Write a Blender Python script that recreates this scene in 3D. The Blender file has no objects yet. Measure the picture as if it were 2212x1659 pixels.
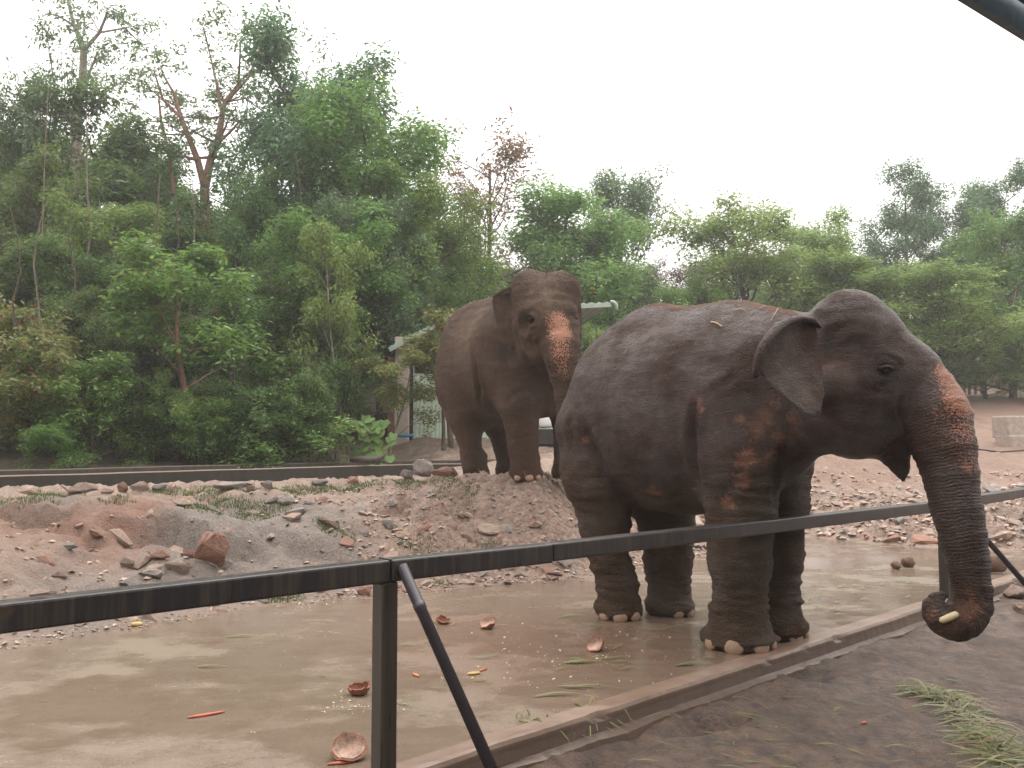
import bpy, bmesh, math, random
import numpy as np
from mathutils import Vector, Matrix, noise, Euler
from mathutils.bvhtree import BVHTree
random.seed(7); np.random.seed(7)
R = math.radians
C = bpy.context.scene.collection
sc = bpy.context.scene

# ------------------------------------------------------------------ camera, sky, light, exposure
F, CX, CY = 1850.0, 1106.0, 829.0          # focal length and centre in units of a 2212 px wide picture
CAMH = 1.5
PITCH = math.atan(115 / F)
cam = bpy.data.objects.new('camera', bpy.data.cameras.new('camera'))
C.objects.link(cam); sc.camera = cam
cam.location = (0, 0, CAMH)
cam.rotation_euler = (R(90) + PITCH, 0, 0)
cam.data.sensor_width = 36; cam.data.lens = 36 * F / 2212
cam.data.clip_start = 0.05; cam.data.clip_end = 1000

SUN_EL, SUN_ROT = R(62), R(20)
world = bpy.data.worlds.new('World'); sc.world = world; world.use_nodes = True
wn = world.node_tree.nodes; wl = world.node_tree.links
bg = wn['Background']
sky = wn.new('ShaderNodeTexSky'); sky.sky_type = 'NISHITA'; sky.sun_disc = False
sky.sun_elevation = SUN_EL; sky.sun_rotation = SUN_ROT; sky.dust_density = 8; sky.air_density = 1.0
mixw = wn.new('ShaderNodeMix'); mixw.data_type = 'RGBA'; mixw.inputs[0].default_value = 0.93
wl.new(sky.outputs[0], mixw.inputs[6])
# an overcast sky: about two and a half times brighter at the zenith than at the horizon
_tc = wn.new('ShaderNodeTexCoord'); _sx = wn.new('ShaderNodeSeparateXYZ'); wl.new(_tc.outputs['Generated'], _sx.inputs[0])
_mr = wn.new('ShaderNodeMapRange'); wl.new(_sx.outputs[2], _mr.inputs[0]); _mr.inputs[3].default_value = 9.6; _mr.inputs[4].default_value = 24.0
_sc = wn.new('ShaderNodeVectorMath'); _sc.operation = 'SCALE'; _sc.inputs[0].default_value = (1.0, .975, .955); wl.new(_mr.outputs[0], _sc.inputs['Scale']); wl.new(_sc.outputs[0], mixw.inputs[7])
wl.new(mixw.outputs[2], bg.inputs[0]); bg.inputs[1].default_value = 0.10
sun = bpy.data.objects.new('sun', bpy.data.lights.new('sun', 'SUN')); C.objects.link(sun)
sun.data.energy = 0.7; sun.data.angle = R(30); sun.data.color = (1.0, 0.96, 0.9)
sun.rotation_euler = (R(28), 0, R(160))
sc.view_settings.view_transform = 'Standard'; sc.view_settings.look = 'None'
sc.view_settings.gamma = 1; sc.view_settings.use_curve_mapping = False
sc.view_settings.exposure = 0.54
sc.render.engine = 'CYCLES'
try:
    sc.cycles.use_denoising = True
    sc.cycles.max_bounces = 5; sc.cycles.diffuse_bounces = 3; sc.cycles.glossy_bounces = 3
    sc.cycles.transparent_max_bounces = 6; sc.cycles.transmission_bounces = 3; sc.cycles.volume_bounces = 1
except Exception: pass

# ------------------------------------------------------------------ helpers
_cp, _sp = math.cos(PITCH), math.sin(PITCH)
def ray(u, v):
    x, y = (u - CX) / F, (CY - v) / F
    return (x, _cp - y * _sp, y * _cp + _sp)
def W(u, v, Y):
    d = ray(u, v); k = Y / d[1]
    return Vector((d[0] * k, Y, CAMH + d[2] * k))
def G(u, v, z=0.0):
    d = ray(u, v); k = (z - CAMH) / d[2]
    return Vector((d[0] * k, d[1] * k, z))
def px(r, Y): return r * Y / F

def tag(o, label=None, cat=None, group=None, kind=None):
    if label: o['label'] = label
    if cat: o['category'] = cat
    if group: o['group'] = group
    if kind: o['kind'] = kind
    return o
def empty(name, loc=(0, 0, 0), rz=0.0, parent=None):
    o = bpy.data.objects.new(name, None); C.objects.link(o)
    o.location = loc; o.rotation_euler = (0, 0, rz); o.parent = parent
    o.empty_display_size = 0.2
    return o
def link(name, me, mat=None, parent=None, loc=None, rot=None, scale=None):
    o = bpy.data.objects.new(name, me); C.objects.link(o)
    if mat is not None and not me.materials: me.materials.append(mat)
    if parent is not None: o.parent = parent
    if loc is not None: o.location = loc
    if rot is not None: o.rotation_euler = rot
    if scale is not None: o.scale = scale
    return o
def mesh(name, v, f, smooth=False):
    me = bpy.data.meshes.new(name)
    v = np.asarray(v, dtype=np.float32)
    if isinstance(f, np.ndarray):
        n = f.shape[1]; me.vertices.add(len(v)); me.vertices.foreach_set('co', v.ravel())
        me.loops.add(f.size); me.loops.foreach_set('vertex_index', f.astype(np.int32).ravel())
        me.polygons.add(len(f)); me.polygons.foreach_set('loop_start', np.arange(0, f.size, n, dtype=np.int32))
        me.polygons.foreach_set('loop_total', np.full(len(f), n, dtype=np.int32))
        me.update(calc_edges=True); me.validate()
    else:
        me.from_pydata([tuple(p) for p in v], [], f); me.update()
    if smooth: me.polygons.foreach_set('use_smooth', [True] * len(me.polygons))
    return me
def set_attr(me, name, val):
    a = me.attributes.new(name, 'FLOAT', 'POINT'); a.data.foreach_set('value', np.asarray(val, dtype=np.float32))
def bm_mesh(name, bm, smooth=False):
    me = bpy.data.meshes.new(name); bm.to_mesh(me); bm.free()
    if smooth: me.polygons.foreach_set('use_smooth', [True] * len(me.polygons))
    return me
def add_box(bm, c, s, rot=None, bevel=0.0):
    m = Matrix.Translation(c) @ (rot.to_4x4() if rot is not None else Matrix.Identity(4)) @ Matrix.Diagonal((s[0], s[1], s[2], 1))
    r = bmesh.ops.create_cube(bm, size=1.0, matrix=m)
    if bevel > 0:
        es = list({e for vv in r['verts'] for e in vv.link_edges})
        bmesh.ops.bevel(bm, geom=es, offset=bevel, segments=2, affect='EDGES', profile=0.5)
def tube_data(pts, rad, n=8, cap=True):
    """verts, quads for a tube through pts with radii rad."""
    pts = [Vector(p) for p in pts]; V = []; Fc = []
    up = Vector((0, 0, 1)); prev = None
    for i, p in enumerate(pts):
        t = (pts[min(i + 1, len(pts) - 1)] - pts[max(i - 1, 0)]).normalized()
        if prev is None:
            a = t.cross(Vector((0.31, 0.9, 0.2)));
            if a.length < 0.2: a = t.cross(up)
            a.normalize()
        else:
            a = (prev - t * prev.dot(t)).normalized()
        prev = a; b = t.cross(a)
        for k in range(n):
            an = 2 * math.pi * k / n
            V.append(p + (a * math.cos(an) + b * math.sin(an)) * rad[i])
    for i in range(len(pts) - 1):
        for k in range(n):
            Fc.append((i * n + k, i * n + (k + 1) % n, (i + 1) * n + (k + 1) % n, (i + 1) * n + k))
    if cap:
        Fc.append(tuple(range(n - 1, -1, -1))); Fc.append(tuple((len(pts) - 1) * n + k for k in range(n)))
    return V, Fc

# ------------------------------------------------------------------ materials
def mat(name):
    m = bpy.data.materials.new(name); m.use_nodes = True
    nt = m.node_tree; b = nt.nodes['Principled BSDF']
    return m, nt, b
def nd(nt, typ, **kw):
    n = nt.nodes.new(typ)
    for k, v in kw.items():
        if k.startswith('i_'):
            key = k[2:]; key = int(key) if key.isdigit() else key.replace('_', ' ')
            n.inputs[key].default_value = v
        else: setattr(n, k, v)
    return n
def math_n(nt, op, a, b=None, clamp=False):
    n = nt.nodes.new('ShaderNodeMath'); n.operation = op; n.use_clamp = clamp
    for i, x in enumerate((a, b)):
        if x is None: continue
        if isinstance(x, (int, float)): n.inputs[i].default_value = x
        else: nt.links.new(x, n.inputs[i])
    return n.outputs[0]
def mixc(nt, fac, a, b, mode='MIX'):
    n = nt.nodes.new('ShaderNodeMix'); n.data_type = 'RGBA'; n.blend_type = mode
    for i, x in ((0, fac), (6, a), (7, b)):
        if isinstance(x, (int, float)): n.inputs[i].default_value = x
        elif isinstance(x, (tuple, list)): n.inputs[i].default_value = tuple(x) + ((1,) if len(x) == 3 else ())
        else: nt.links.new(x, n.inputs[i])
    return n.outputs[2]
def ramp(nt, fac, lo, hi, a=0.0, b=1.0):
    n = nt.nodes.new('ShaderNodeMapRange'); n.clamp = True
    nt.links.new(fac, n.inputs[0]) if not isinstance(fac, float) else None
    n.inputs[1].default_value = lo; n.inputs[2].default_value = hi; n.inputs[3].default_value = a; n.inputs[4].default_value = b
    return n.outputs[0]
def coords(nt, scale=None, obj=True):
    tc = nt.nodes.new('ShaderNodeTexCoord'); o = tc.outputs['Object' if obj else 'Generated']
    if scale is not None:
        mp = nt.nodes.new('ShaderNodeMapping'); mp.inputs['Scale'].default_value = scale; nt.links.new(o, mp.inputs[0]); o = mp.outputs[0]
    return o
def geo_pos(nt, scale=None):
    g = nt.nodes.new('ShaderNodeNewGeometry'); o = g.outputs['Position']
    if scale is not None:
        mp = nt.nodes.new('ShaderNodeMapping'); mp.inputs['Scale'].default_value = scale; nt.links.new(o, mp.inputs[0]); o = mp.outputs[0]
    return o
def noise_n(nt, vec, scale, detail=4, rough=0.55, dist=0.0):
    n = nd(nt, 'ShaderNodeTexNoise'); n.inputs['Scale'].default_value = scale; n.inputs['Detail'].default_value = detail
    n.inputs['Roughness'].default_value = rough; n.inputs['Distortion'].default_value = dist
    nt.links.new(vec, n.inputs['Vector']); return n.outputs['Fac']
def voro_n(nt, vec, scale, feature='F1', rnd=1.0, out='Distance'):
    n = nd(nt, 'ShaderNodeTexVoronoi', feature=feature); n.inputs['Scale'].default_value = scale
    n.inputs['Randomness'].default_value = rnd; nt.links.new(vec, n.inputs['Vector']); return n.outputs[out]
def attr(nt, name, out='Fac'):
    n = nd(nt, 'ShaderNodeAttribute', attribute_name=name); return n.outputs[out]
def bump(nt, h, strength, dist, normal=None):
    n = nd(nt, 'ShaderNodeBump'); n.inputs['Strength'].default_value = strength; n.inputs['Distance'].default_value = dist
    nt.links.new(h, n.inputs['Height'])
    if normal is not None: nt.links.new(normal, n.inputs['Normal'])
    return n.outputs[0]
def simple(name, col, rough=0.7, var=0.25, scale=12, bmp=0.3, bdist=0.005, metallic=0.0, spec=0.5):
    m, nt, b = mat(name); p = coords(nt)
    n1 = noise_n(nt, p, scale, 5)
    c = mixc(nt, ramp(nt, n1, 0.3, 0.7), tuple(x * (1 - var) for x in col), tuple(min(1, x * (1 + var)) for x in col))
    nt.links.new(c, b.inputs['Base Color']); b.inputs['Roughness'].default_value = rough
    b.inputs['Metallic'].default_value = metallic; b.inputs['Specular IOR Level'].default_value = spec
    nt.links.new(bump(nt, noise_n(nt, p, scale * 4, 4), bmp, bdist), b.inputs['Normal'])
    return m
# ================================================================== THE GROUND
FA = Vector((-0.57, 3.9, 0)); FD = Vector((0.7399, 0.6727, 0)).normalized(); FN_ = Vector((FD.y, -FD.x, 0))   # fence line, its direction, its outward side
def fence_pt(t, s=0.0, z=0.0): return FA + FD * t + FN_ * s + Vector((0, 0, z))
EX = [-14, -8, -3.76, -2.7, -2.19, -0.87, 0.68, 2.6, 4.46, 5.58, 6.76, 9, 14]
EY = [3.0, 4.9, 6.25, 7.35, 7.95, 8.55, 9.35, 11.2, 13.1, 11.9, 11.35, 11.2, 11.2]
def far_edge(x): return np.interp(x, EX, EY)
ctrl = []
def c_uv(u, v, Y): p = W(u, v, Y); ctrl.append((p.x, p.y, p.z))
for x, y in zip(EX, EY): ctrl.append((x, y, 0.02))
for _t in (0, .25, .5, .75, 1):
    for _a, _b in ((W(-900, 1046, 8.2), W(0, 1028, 10.9)), (W(0, 1028, 10.9), W(860, 1003, 15.4))):
        q = _a.lerp(_b, _t); ctrl.append((q.x + .12, q.y - .14, q.z - .24))
for a in ((-500, 1140, 7.2), (0, 1200, 7.3), (0, 1120, 8.6), (0, 1078, 9.3), (0, 1066, 10.2), (230, 1210, 7.9), (250, 1110, 8.9), (450, 1225, 8.1), (450, 1150, 8.7), (450, 1075, 9.6), (450, 1060, 10.4), (700, 1150, 9.1),
          (700, 1080, 10.0), (850, 1046, 11.6), (950, 1140, 9.6), (950, 1060, 10.6), (1100, 1190, 9.5), (1120, 1110, 10.0), (1135, 1046, 10.3), (1180, 1040, 10.8), (1050, 1036, 11.3), (1100, 1035, 11.8), (1230, 1120, 10.6), (1300, 1060, 11.6),
          (1190, 1014, 15), (1050, 1020, 14.6), (1740, 1120, 14.2), (1800, 1080, 15.2), (1800, 1020, 17.2), (1950, 1130, 13.2), (2050, 1090, 14), (2200, 1140, 12.2), (2200, 1050, 15.5), (1850, 980, 20), (2150, 980, 19.4), (2150, 920, 24), (2200, 856, 32), (2000, 856, 32), (1500, 960, 20),
          (1500, 1020, 15.5), (900, 966, 18.2), (1050, 947, 19.4), (1200, 948, 19.8), (800, 985, 17.6), (1330, 945, 21), (3000, 1040, 15), (3000, 900, 28)): c_uv(*a)
ctrl += [(-8, 9.7, .85), (-14, 8, .9), (-11, 12, 1.02), (-7, 13.5, 1.05), (-4.5, 16.5, 1.08), (-15, 24, 3.0), (-30, 20, 3.5), (-25, 42, 8), (0, 42, 4.2), (-8, 28, 2.6), (14, 46, 4.6), (30, 45, 6), (50, 60, 8), (0, 110, 12), (-60, 100, 22), (60, 110, 12), (-60, 20, 6), (60, 20, 5), (-25, 5, 1.2), (30, 12, 1.2)]
ctrl = np.array(ctrl, float)
def tps_fit(P):
    n = len(P); d = np.linalg.norm(P[:, None, :2] - P[None, :, :2], axis=2); K = d ** 2 * np.log(d + 1e-9); np.fill_diagonal(K, 0.25)
    A = np.zeros((n + 3, n + 3)); A[:n, :n] = K; A[:n, n] = 1; A[:n, n + 1:] = P[:, :2]; A[n:, :n] = A[:n, n:].T
    return np.linalg.solve(A, np.concatenate([P[:, 2], np.zeros(3)]))
_w = tps_fit(ctrl)
def tps(x, y):
    x = np.asarray(x, float); y = np.asarray(y, float); out = _w[-3] + _w[-2] * x + _w[-1] * y
    for i, c in enumerate(ctrl):
        d2 = (x - c[0]) ** 2 + (y - c[1]) ** 2 + 1e-12; out = out + _w[i] * 0.5 * d2 * np.log(d2)
    return out
def sstep(x, a, b): t = np.clip((x - a) / (b - a), 0, 1); return t * t * (3 - 2 * t)
WA, WD = W(0, 1028, 10.6), None                                                # the drain wall behind the mound
WALL = [W(-900, 1046, 8.2), W(0, 1028, 10.9), W(860, 1003, 15.4), W(1280, 996, 17.6)]
def gauss(x, y, c, r): return np.exp(-(((x - c[0]) ** 2 + (y - c[1]) ** 2) / (r * r)))
def wall_dist(x, y):
    best = np.full(np.shape(x), 99.0)
    for p, q in zip(WALL[:-1], WALL[1:]):
        dx, dy = q.x - p.x, q.y - p.y; L = math.hypot(dx, dy); t = ((x - p.x) * dx + (y - p.y) * dy) / (L * L)
        s = ((x - p.x) * (-dy) + (y - p.y) * dx) / L; m = (t > -0.02) & (t < 1.02); best = np.where(m & (np.abs(s) < np.abs(best)), s, best)
    return best                     # > 0 behind the wall
def base_z(x, y):
    x = np.asarray(x, float); y = np.asarray(y, float)
    z = tps(x, y); d = y - far_edge(x); s = (x - FA.x) * FN_.x + (y - FA.y) * FN_.y
    z = np.maximum(z, 0.0) * sstep(d, -0.1, 0.7) + 0.02
    z = np.where(d < 0, -0.10 + 0.12 * sstep(d, -0.35, 0.0), z)
    mud = -0.15 - 0.05 * sstep(s, 0.3, 1.5)
    far = sstep(y, 10.5, 13.5)
    z = np.where(s > 0.03, mud * (1 - far) + np.maximum(z, mud) * far, z)
    wd = wall_dist(x, y)
    z = z - 0.45 * sstep(wd, 0.02, 0.12) * (1 - sstep(wd, 0.75, 0.9))            # the drain between its two walls
    return z, d, s
def ground_z(x, y): return float(base_z(np.array([x]), np.array([y]))[0][0])

def axis(segs):
    out = []
    for a, b, h in segs: out += list(np.arange(a, b, h))
    return np.array(out + [segs[-1][1]])
gx = axis([(-60, -40, 5), (-40, -14, 1.6), (-14, -7.5, .3), (-7.5, 8.0, .055), (8.0, 14, .16), (14, 40, 1.6), (40, 60, 5)])
gy = axis([(-12, 0, 4), (0, 2, .5), (2, 5.5, .075), (5.5, 13.0, .05), (13, 20, .11), (20, 36, .6), (36, 80, 2.5), (80, 100, 10)])
GX, GY = np.meshgrid(gx, gy); xs, ys = GX.ravel(), GY.ravel()
gz, dd, ss = base_z(xs, ys)
def gp(u, v, Y): p = W(u, v, Y); return (p.x, p.y)
rub = np.clip(gauss(xs, ys, (1.0, 10.4), 1.9) + gauss(xs, ys, (-0.6, 9.6), 1.1) * .7 + sstep(xs, 2.5, 4) * (1 - sstep(dd, 3.2, 4.6)) * (dd > 0), 0, 1)
clay = np.clip(gauss(xs, ys, gp(330, 1130, 8.7), .75) + gauss(xs, ys, gp(60, 1180, 8.2), .8) * .8 + sstep(xs, 3.5, 6) * sstep(dd, 3.4, 5) * .55, 0, 1)
grey = np.clip(gauss(xs, ys, gp(520, 1150, 8.7), .85) + gauss(xs, ys, gp(640, 1180, 8.8), .8) + gauss(xs, ys, gp(120, 1130, 8.8), .6) * .6 + gauss(xs, ys, gp(200, 1330, 7), .9) * .7, 0, 1)
mud = (ss > 0.02) * (1 - sstep(ys, 10.5, 13))
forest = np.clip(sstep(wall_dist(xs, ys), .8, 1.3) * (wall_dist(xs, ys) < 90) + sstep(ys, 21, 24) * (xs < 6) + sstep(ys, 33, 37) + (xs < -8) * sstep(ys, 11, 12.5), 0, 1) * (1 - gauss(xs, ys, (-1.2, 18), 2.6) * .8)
dispz = np.zeros(len(xs))
near = np.where((xs > -14) & (xs < 15) & (ys > 1.5) & (ys < 36) & ((dd > -0.4) | (ss > 0)))[0]
for i in near:
    x, y = xs[i], ys[i]; p = Vector((x, y, 0)); r = rub[i]; c = clay[i]; g_ = grey[i]
    f = sstep(dd[i], -0.05, 0.5) if ss[i] < 0.03 else 0.0
    n = noise.fractal(p * 1.3, 1, 2, 3) * 0.09 + noise.fractal(p * 5.5, .7, 2, 5) * 0.055
    if x < 3: vd = noise.voronoi(p * 6 + Vector((noise.noise(p * 3), 0, 8)))[0]; n += .075 * (vd[1] - vd[0]) * max(0, min(1, .5 + 1.5 * noise.noise(p * .8)))
    if r > 0.05:
        vd = noise.voronoi(p * 4.3 + Vector((0, 0, 3)))[0]; n += r * (0.19 * (vd[1] - vd[0]) - 0.01)
        if ys[i] < 13: vd = noise.voronoi(p * 10)[0]; n += r * 0.065 * (vd[1] - vd[0])
    n += c * (noise.turbulence(p * 2.3, 3, True) * -0.10 + .03)
    n -= g_ * 0.02
    e = 1 - sstep(abs(float(wall_dist(x, y))), 0, .25) * 1.0
    dispz[i] = f * n * (1 - .85 * e)
    if ss[i] > 0.03 and mud[i] > 0:
        s = ss[i]
        m = noise.fractal(p * 1.7, 1, 2, 3) * 0.035 + noise.fractal(p * 7, .9, 2, 4) * 0.024
        m += sstep(1.0 - s, 0, 1) * (0.03 + 0.06 * max(0, noise.noise(p * 2.1 + Vector((9, 0, 0)))) * sstep(x, 1, 4))
        if x < 2.2: m -= (.24 if x < 1.4 else .09) * max(0, noise.noise(p * 3.3) + .3) * float(np.exp(-((s - .28) / .13) ** 2))
        dispz[i] = m * sstep(s, 0.03, 0.12)
# two undercut steps in the bank on the left
wob = np.array([noise.fractal(Vector((x * 2.2, 0, 4)), .9, 2, 4) for x in gx]) * .16; wobx = np.tile(wob, len(gy))
for u, v, Y, L, dz in ((400, 1165, 8.5, .75, .17), (60, 1125, 8.5, .5, .15), (660, 1185, 8.75, .45, .10), (180, 1170, 8.2, .35, .08), (880, 1120, 9.7, .4, .09), (1010, 1090, 10.0, .3, .08)):
    cx, cy = gp(u, v, Y); k = np.exp(-((xs - cx) / L) ** 4); q_ = ys - cy - wobx; dispz += k * dz * (sstep(q_, -.02, .035) * (1 - sstep(q_, .12, .9)) - .85 * np.exp(-((q_ + .09) / .09) ** 2))
hy, hx = len(gy), len(gx); ii = np.arange(hy * hx).reshape(hy, hx)
quads = np.stack([ii[:-1, :-1], ii[:-1, 1:], ii[1:, 1:], ii[1:, :-1]], -1).reshape(-1, 4)
gzf = gz + dispz
gme = mesh('ground', np.stack([xs, ys, gzf], 1), quads, True)
for nm, a in (('rub', rub), ('clay', clay), ('grey', grey), ('mud', mud), ('forest', forest)): set_attr(gme, nm, a)
_gi = gzf.reshape(hy, hx)
def gz_at(x, y):
    i = min(max(np.searchsorted(gx, x) - 1, 0), hx - 2); j = min(max(np.searchsorted(gy, y) - 1, 0), hy - 2)
    tx = (x - gx[i]) / (gx[i + 1] - gx[i]); ty = (y - gy[j]) / (gy[j + 1] - gy[j])
    return float((_gi[j, i] * (1 - tx) + _gi[j, i + 1] * tx) * (1 - ty) + (_gi[j + 1, i] * (1 - tx) + _gi[j + 1, i + 1] * tx) * ty)

def ground_mat():
    m, nt, b = mat('earth'); p = geo_pos(nt); L = nt.links.new
    n1 = noise_n(nt, p, 1.6, 6, .6); n2 = noise_n(nt, p, 9, 6, .65); n3 = noise_n(nt, p, 45, 5, .7)
    c = mixc(nt, ramp(nt, n1, .35, .65), (.335, .245, .190), (.25, .17, .125))
    c = mixc(nt, ramp(nt, n2, .42, .66), c, (.42, .31, .25))
    c = mixc(nt, attr(nt, 'clay'), c, mixc(nt, ramp(nt, n2, .3, .7), (.30, .155, .10), (.22, .12, .085)))
    c = mixc(nt, ramp(nt, math_n(nt, 'ADD', attr(nt, 'grey'), math_n(nt, 'MULTIPLY', n2, .5)), .55, .95), c, mixc(nt, ramp(nt, n3, .4, .62), (.175, .145, .125), (.31, .25, .21)))
    vc = nd(nt, 'ShaderNodeTexVoronoi', feature='F1'); vc.inputs['Scale'].default_value = 16; L(p, vc.inputs['Vector'])
    sep = nd(nt, 'ShaderNodeSeparateColor'); L(vc.outputs['Color'], sep.inputs[0])
    st = mixc(nt, sep.outputs[0], (.25, .175, .135), (.44, .31, .24)); st = mixc(nt, math_n(nt, 'GREATER_THAN', sep.outputs[1], .86), st, (.31, .165, .115))
    c = mixc(nt, math_n(nt, 'MULTIPLY', attr(nt, 'rub'), ramp(nt, n2, .3, .6, .2, .85)), c, st)
    c = mixc(nt, ramp(nt, n3, .3, .8, 0, .3), c, (.12, .08, .06)); c = mixc(nt, ramp(nt, noise_n(nt, p, 2.7, 5, .7), .52, .72, 0, .55), c, (.16, .105, .08))
    # fallen leaves and dark soil under the trees
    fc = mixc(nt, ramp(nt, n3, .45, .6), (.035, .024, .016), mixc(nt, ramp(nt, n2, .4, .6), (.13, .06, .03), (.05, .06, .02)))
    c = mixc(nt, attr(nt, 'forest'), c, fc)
    mc = mixc(nt, ramp(nt, n1, .3, .65), (.115, .080, .062), (.22, .135, .09)); mc = mixc(nt, ramp(nt, n2, .38, .66), mc, (.066, .048, .041)); mc = mixc(nt, ramp(nt, n3, .5, .75, 0, .5), mc, (.21, .14, .10))
    c = mixc(nt, attr(nt, 'mud'), c, mc); L(c, b.inputs['Base Color'])
    wet = math_n(nt, 'MULTIPLY', attr(nt, 'mud'), ramp(nt, n1, .45, .62)); wet = math_n(nt, 'MAXIMUM', wet, math_n(nt, 'MULTIPLY', attr(nt, 'grey'), ramp(nt, n1, .4, .6, 0, .6)))
    L(ramp(nt, wet, 0, 1, .72, .26), b.inputs['Roughness'])
    hh = math_n(nt, 'ADD', math_n(nt, 'MULTIPLY', n2, 1.2), math_n(nt, 'MULTIPLY', n3, .7))
    hh = math_n(nt, 'SUBTRACT', hh, math_n(nt, 'MULTIPLY', vc.outputs['Distance'], attr(nt, 'rub')))
    L(bump(nt, hh, 1.0, .045), b.inputs['Normal'])
    return m
tag(link('ground', gme, ground_mat()), kind='structure')

# ---------- the wet concrete yard and its kerb
def slab_mat(name, kerb=False):
    m, nt, b = mat(name); p = geo_pos(nt); L = nt.links.new
    rot = nd(nt, 'ShaderNodeMapping'); rot.inputs['Rotation'].default_value = (0, 0, -.25); rot.inputs['Scale'].default_value = (.85, 1.2, 1); L(p, rot.inputs[0]); q = rot.outputs[0]
    n1 = noise_n(nt, q, 1.1, 6, .6); n2 = noise_n(nt, q, 3.6, 6, .6); n3 = noise_n(nt, p, 55, 4, .7); n4 = noise_n(nt, q, .45, 3, .5)
    c = mixc(nt, ramp(nt, n4, .42, .58), (.225, .160, .118), (.205, .158, .110))
    c = mixc(nt, ramp(nt, n1, .40, .62), c, (.30, .225, .172))
    c = mixc(nt, ramp(nt, n2, .50, .80, 0, .7), c, (.165, .105, .072))
    c = mixc(nt, ramp(nt, noise_n(nt, p, 13, 6, .75), .42, .66, 0, .5), c, (.19, .14, .105)); c = mixc(nt, ramp(nt, noise_n(nt, p, 95, 3, .8), .56, .70, 0, .75), c, (.42, .36, .30)); c = mixc(nt, ramp(nt, noise_n(nt, p, 70, 3, .8), .44, .32, 0, .7), c, (.075, .052, .038)); c = mixc(nt, ramp(nt, noise_n(nt, p, 22, 6, .8), .58, .66, 0, .5), c, (.13, .085, .058))
    if not kerb:
        vm = nd(nt, 'ShaderNodeVectorMath', operation='DISTANCE'); L(p, vm.inputs[0]); vm.inputs[1].default_value = tuple(G(1260, 1390))
        c = mixc(nt, ramp(nt, math_n(nt, 'ADD', vm.outputs['Value'], math_n(nt, 'MULTIPLY', n2, 1.2)), 2.4, .9, 0, .75), c, mixc(nt, ramp(nt, n1, .35, .6), (.155, .082, .055), (.22, .125, .085)))
        vm = nd(nt, 'ShaderNodeVectorMath', operation='DISTANCE'); L(p, vm.inputs[0]); vm.inputs[1].default_value = tuple(G(250, 1420))
        c = mixc(nt, ramp(nt, math_n(nt, 'ADD', vm.outputs['Value'], math_n(nt, 'MULTIPLY', n2, 1.2)), 2.3, .9, 0, .5), c, (.19, .155, .105))
    if kerb: c = mixc(nt, ramp(nt, n2, .35, .65), (.26, .18, .135), (.18, .115, .082))
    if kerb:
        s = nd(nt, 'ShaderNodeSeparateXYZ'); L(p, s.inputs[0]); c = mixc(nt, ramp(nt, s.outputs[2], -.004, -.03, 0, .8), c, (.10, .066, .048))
    wet = ramp(nt, math_n(nt, 'ADD', n1, math_n(nt, 'MULTIPLY', n2, .35)), .54, .70)
    if not kerb: c = mixc(nt, math_n(nt, 'MULTIPLY', wet, .5), c, (.115, .082, .060))
    L(c, b.inputs['Base Color'])
    L(ramp(nt, wet, 0, 1, .40, .07) if not kerb else ramp(nt, wet, 0, 1, .6, .35), b.inputs['Roughness'])
    b.inputs['Specular IOR Level'].default_value = .5
    hh = math_n(nt, 'ADD', math_n(nt, 'MULTIPLY', n3, ramp(nt, wet, 0, 1, 1, .15)), math_n(nt, 'MULTIPLY', noise_n(nt, p, 6, 4), .8))
    L(bump(nt, hh, .40, .012), b.inputs['Normal'])
    return m
poly = [(-16, 2.6)] + [(x, y + .55) for x, y in zip(EX[1:-1], EY[1:-1])]
ne = [fence_pt(t, -0.075) for t in (13, 8, 4, 0, -4, -8, -16)]
pl = [(x, y) for x, y in poly if (Vector((x, y, 0)) - FA).dot(FN_) < -.2] + [(q.x, q.y) for q in ne]
bm = bmesh.new(); vs = [bm.verts.new((x, y, 0)) for x, y in pl]; fa = bm.faces.new(vs); r = bmesh.ops.extrude_face_region(bm, geom=[fa])
for g_ in r['geom']:
    if isinstance(g_, bmesh.types.BMVert): g_.co.z -= .09
bmesh.ops.recalc_face_normals(bm, faces=bm.faces[:]); tag(link('concrete_yard', bm_mesh('concrete_yard', bm), slab_mat('wet_concrete')), kind='structure')
V = []; Fc = []; ts = np.arange(-9, 13.2, .05)
for i, t in enumerate(ts):
    j = noise.noise(Vector((t * 2.3, 0, 0))) * .012 + noise.noise(Vector((t * 11, 3, 0))) * .005; top = .010 + noise.noise(Vector((t * 1.2, 7, 0))) * .005
    chip = max(0, noise.noise(Vector((t * 4.1, 1, 5))) - .25) * .05
    prof = [(-.085 + j * .5, -.02), (-.078 + j * .5, top - .004), (-.05, top), (.030, top), (.055 + j - chip, top - .004), (.066 + j - chip, top - .022 - chip), (.068 + j, -.045), (.075 + j, -.095), (.085 + j * 3, -.102), (.12 + j * 4, -.115), (.15 + j * 5, -.30)]
    for s, z in prof:
        q = fence_pt(t, s, z + noise.noise(Vector((t * 25, s * 30, z * 30))) * .002); V.append(q)
n_ = 11
for i in range(len(ts) - 1):
    for k in range(n_ - 1): a = i * n_ + k; Fc.append((a, a + n_, a + n_ + 1, a + 1))
kb = mesh('kerb', V, Fc, False); tag(link('kerb', kb, slab_mat('kerb_concrete', True)), kind='structure')

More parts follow.
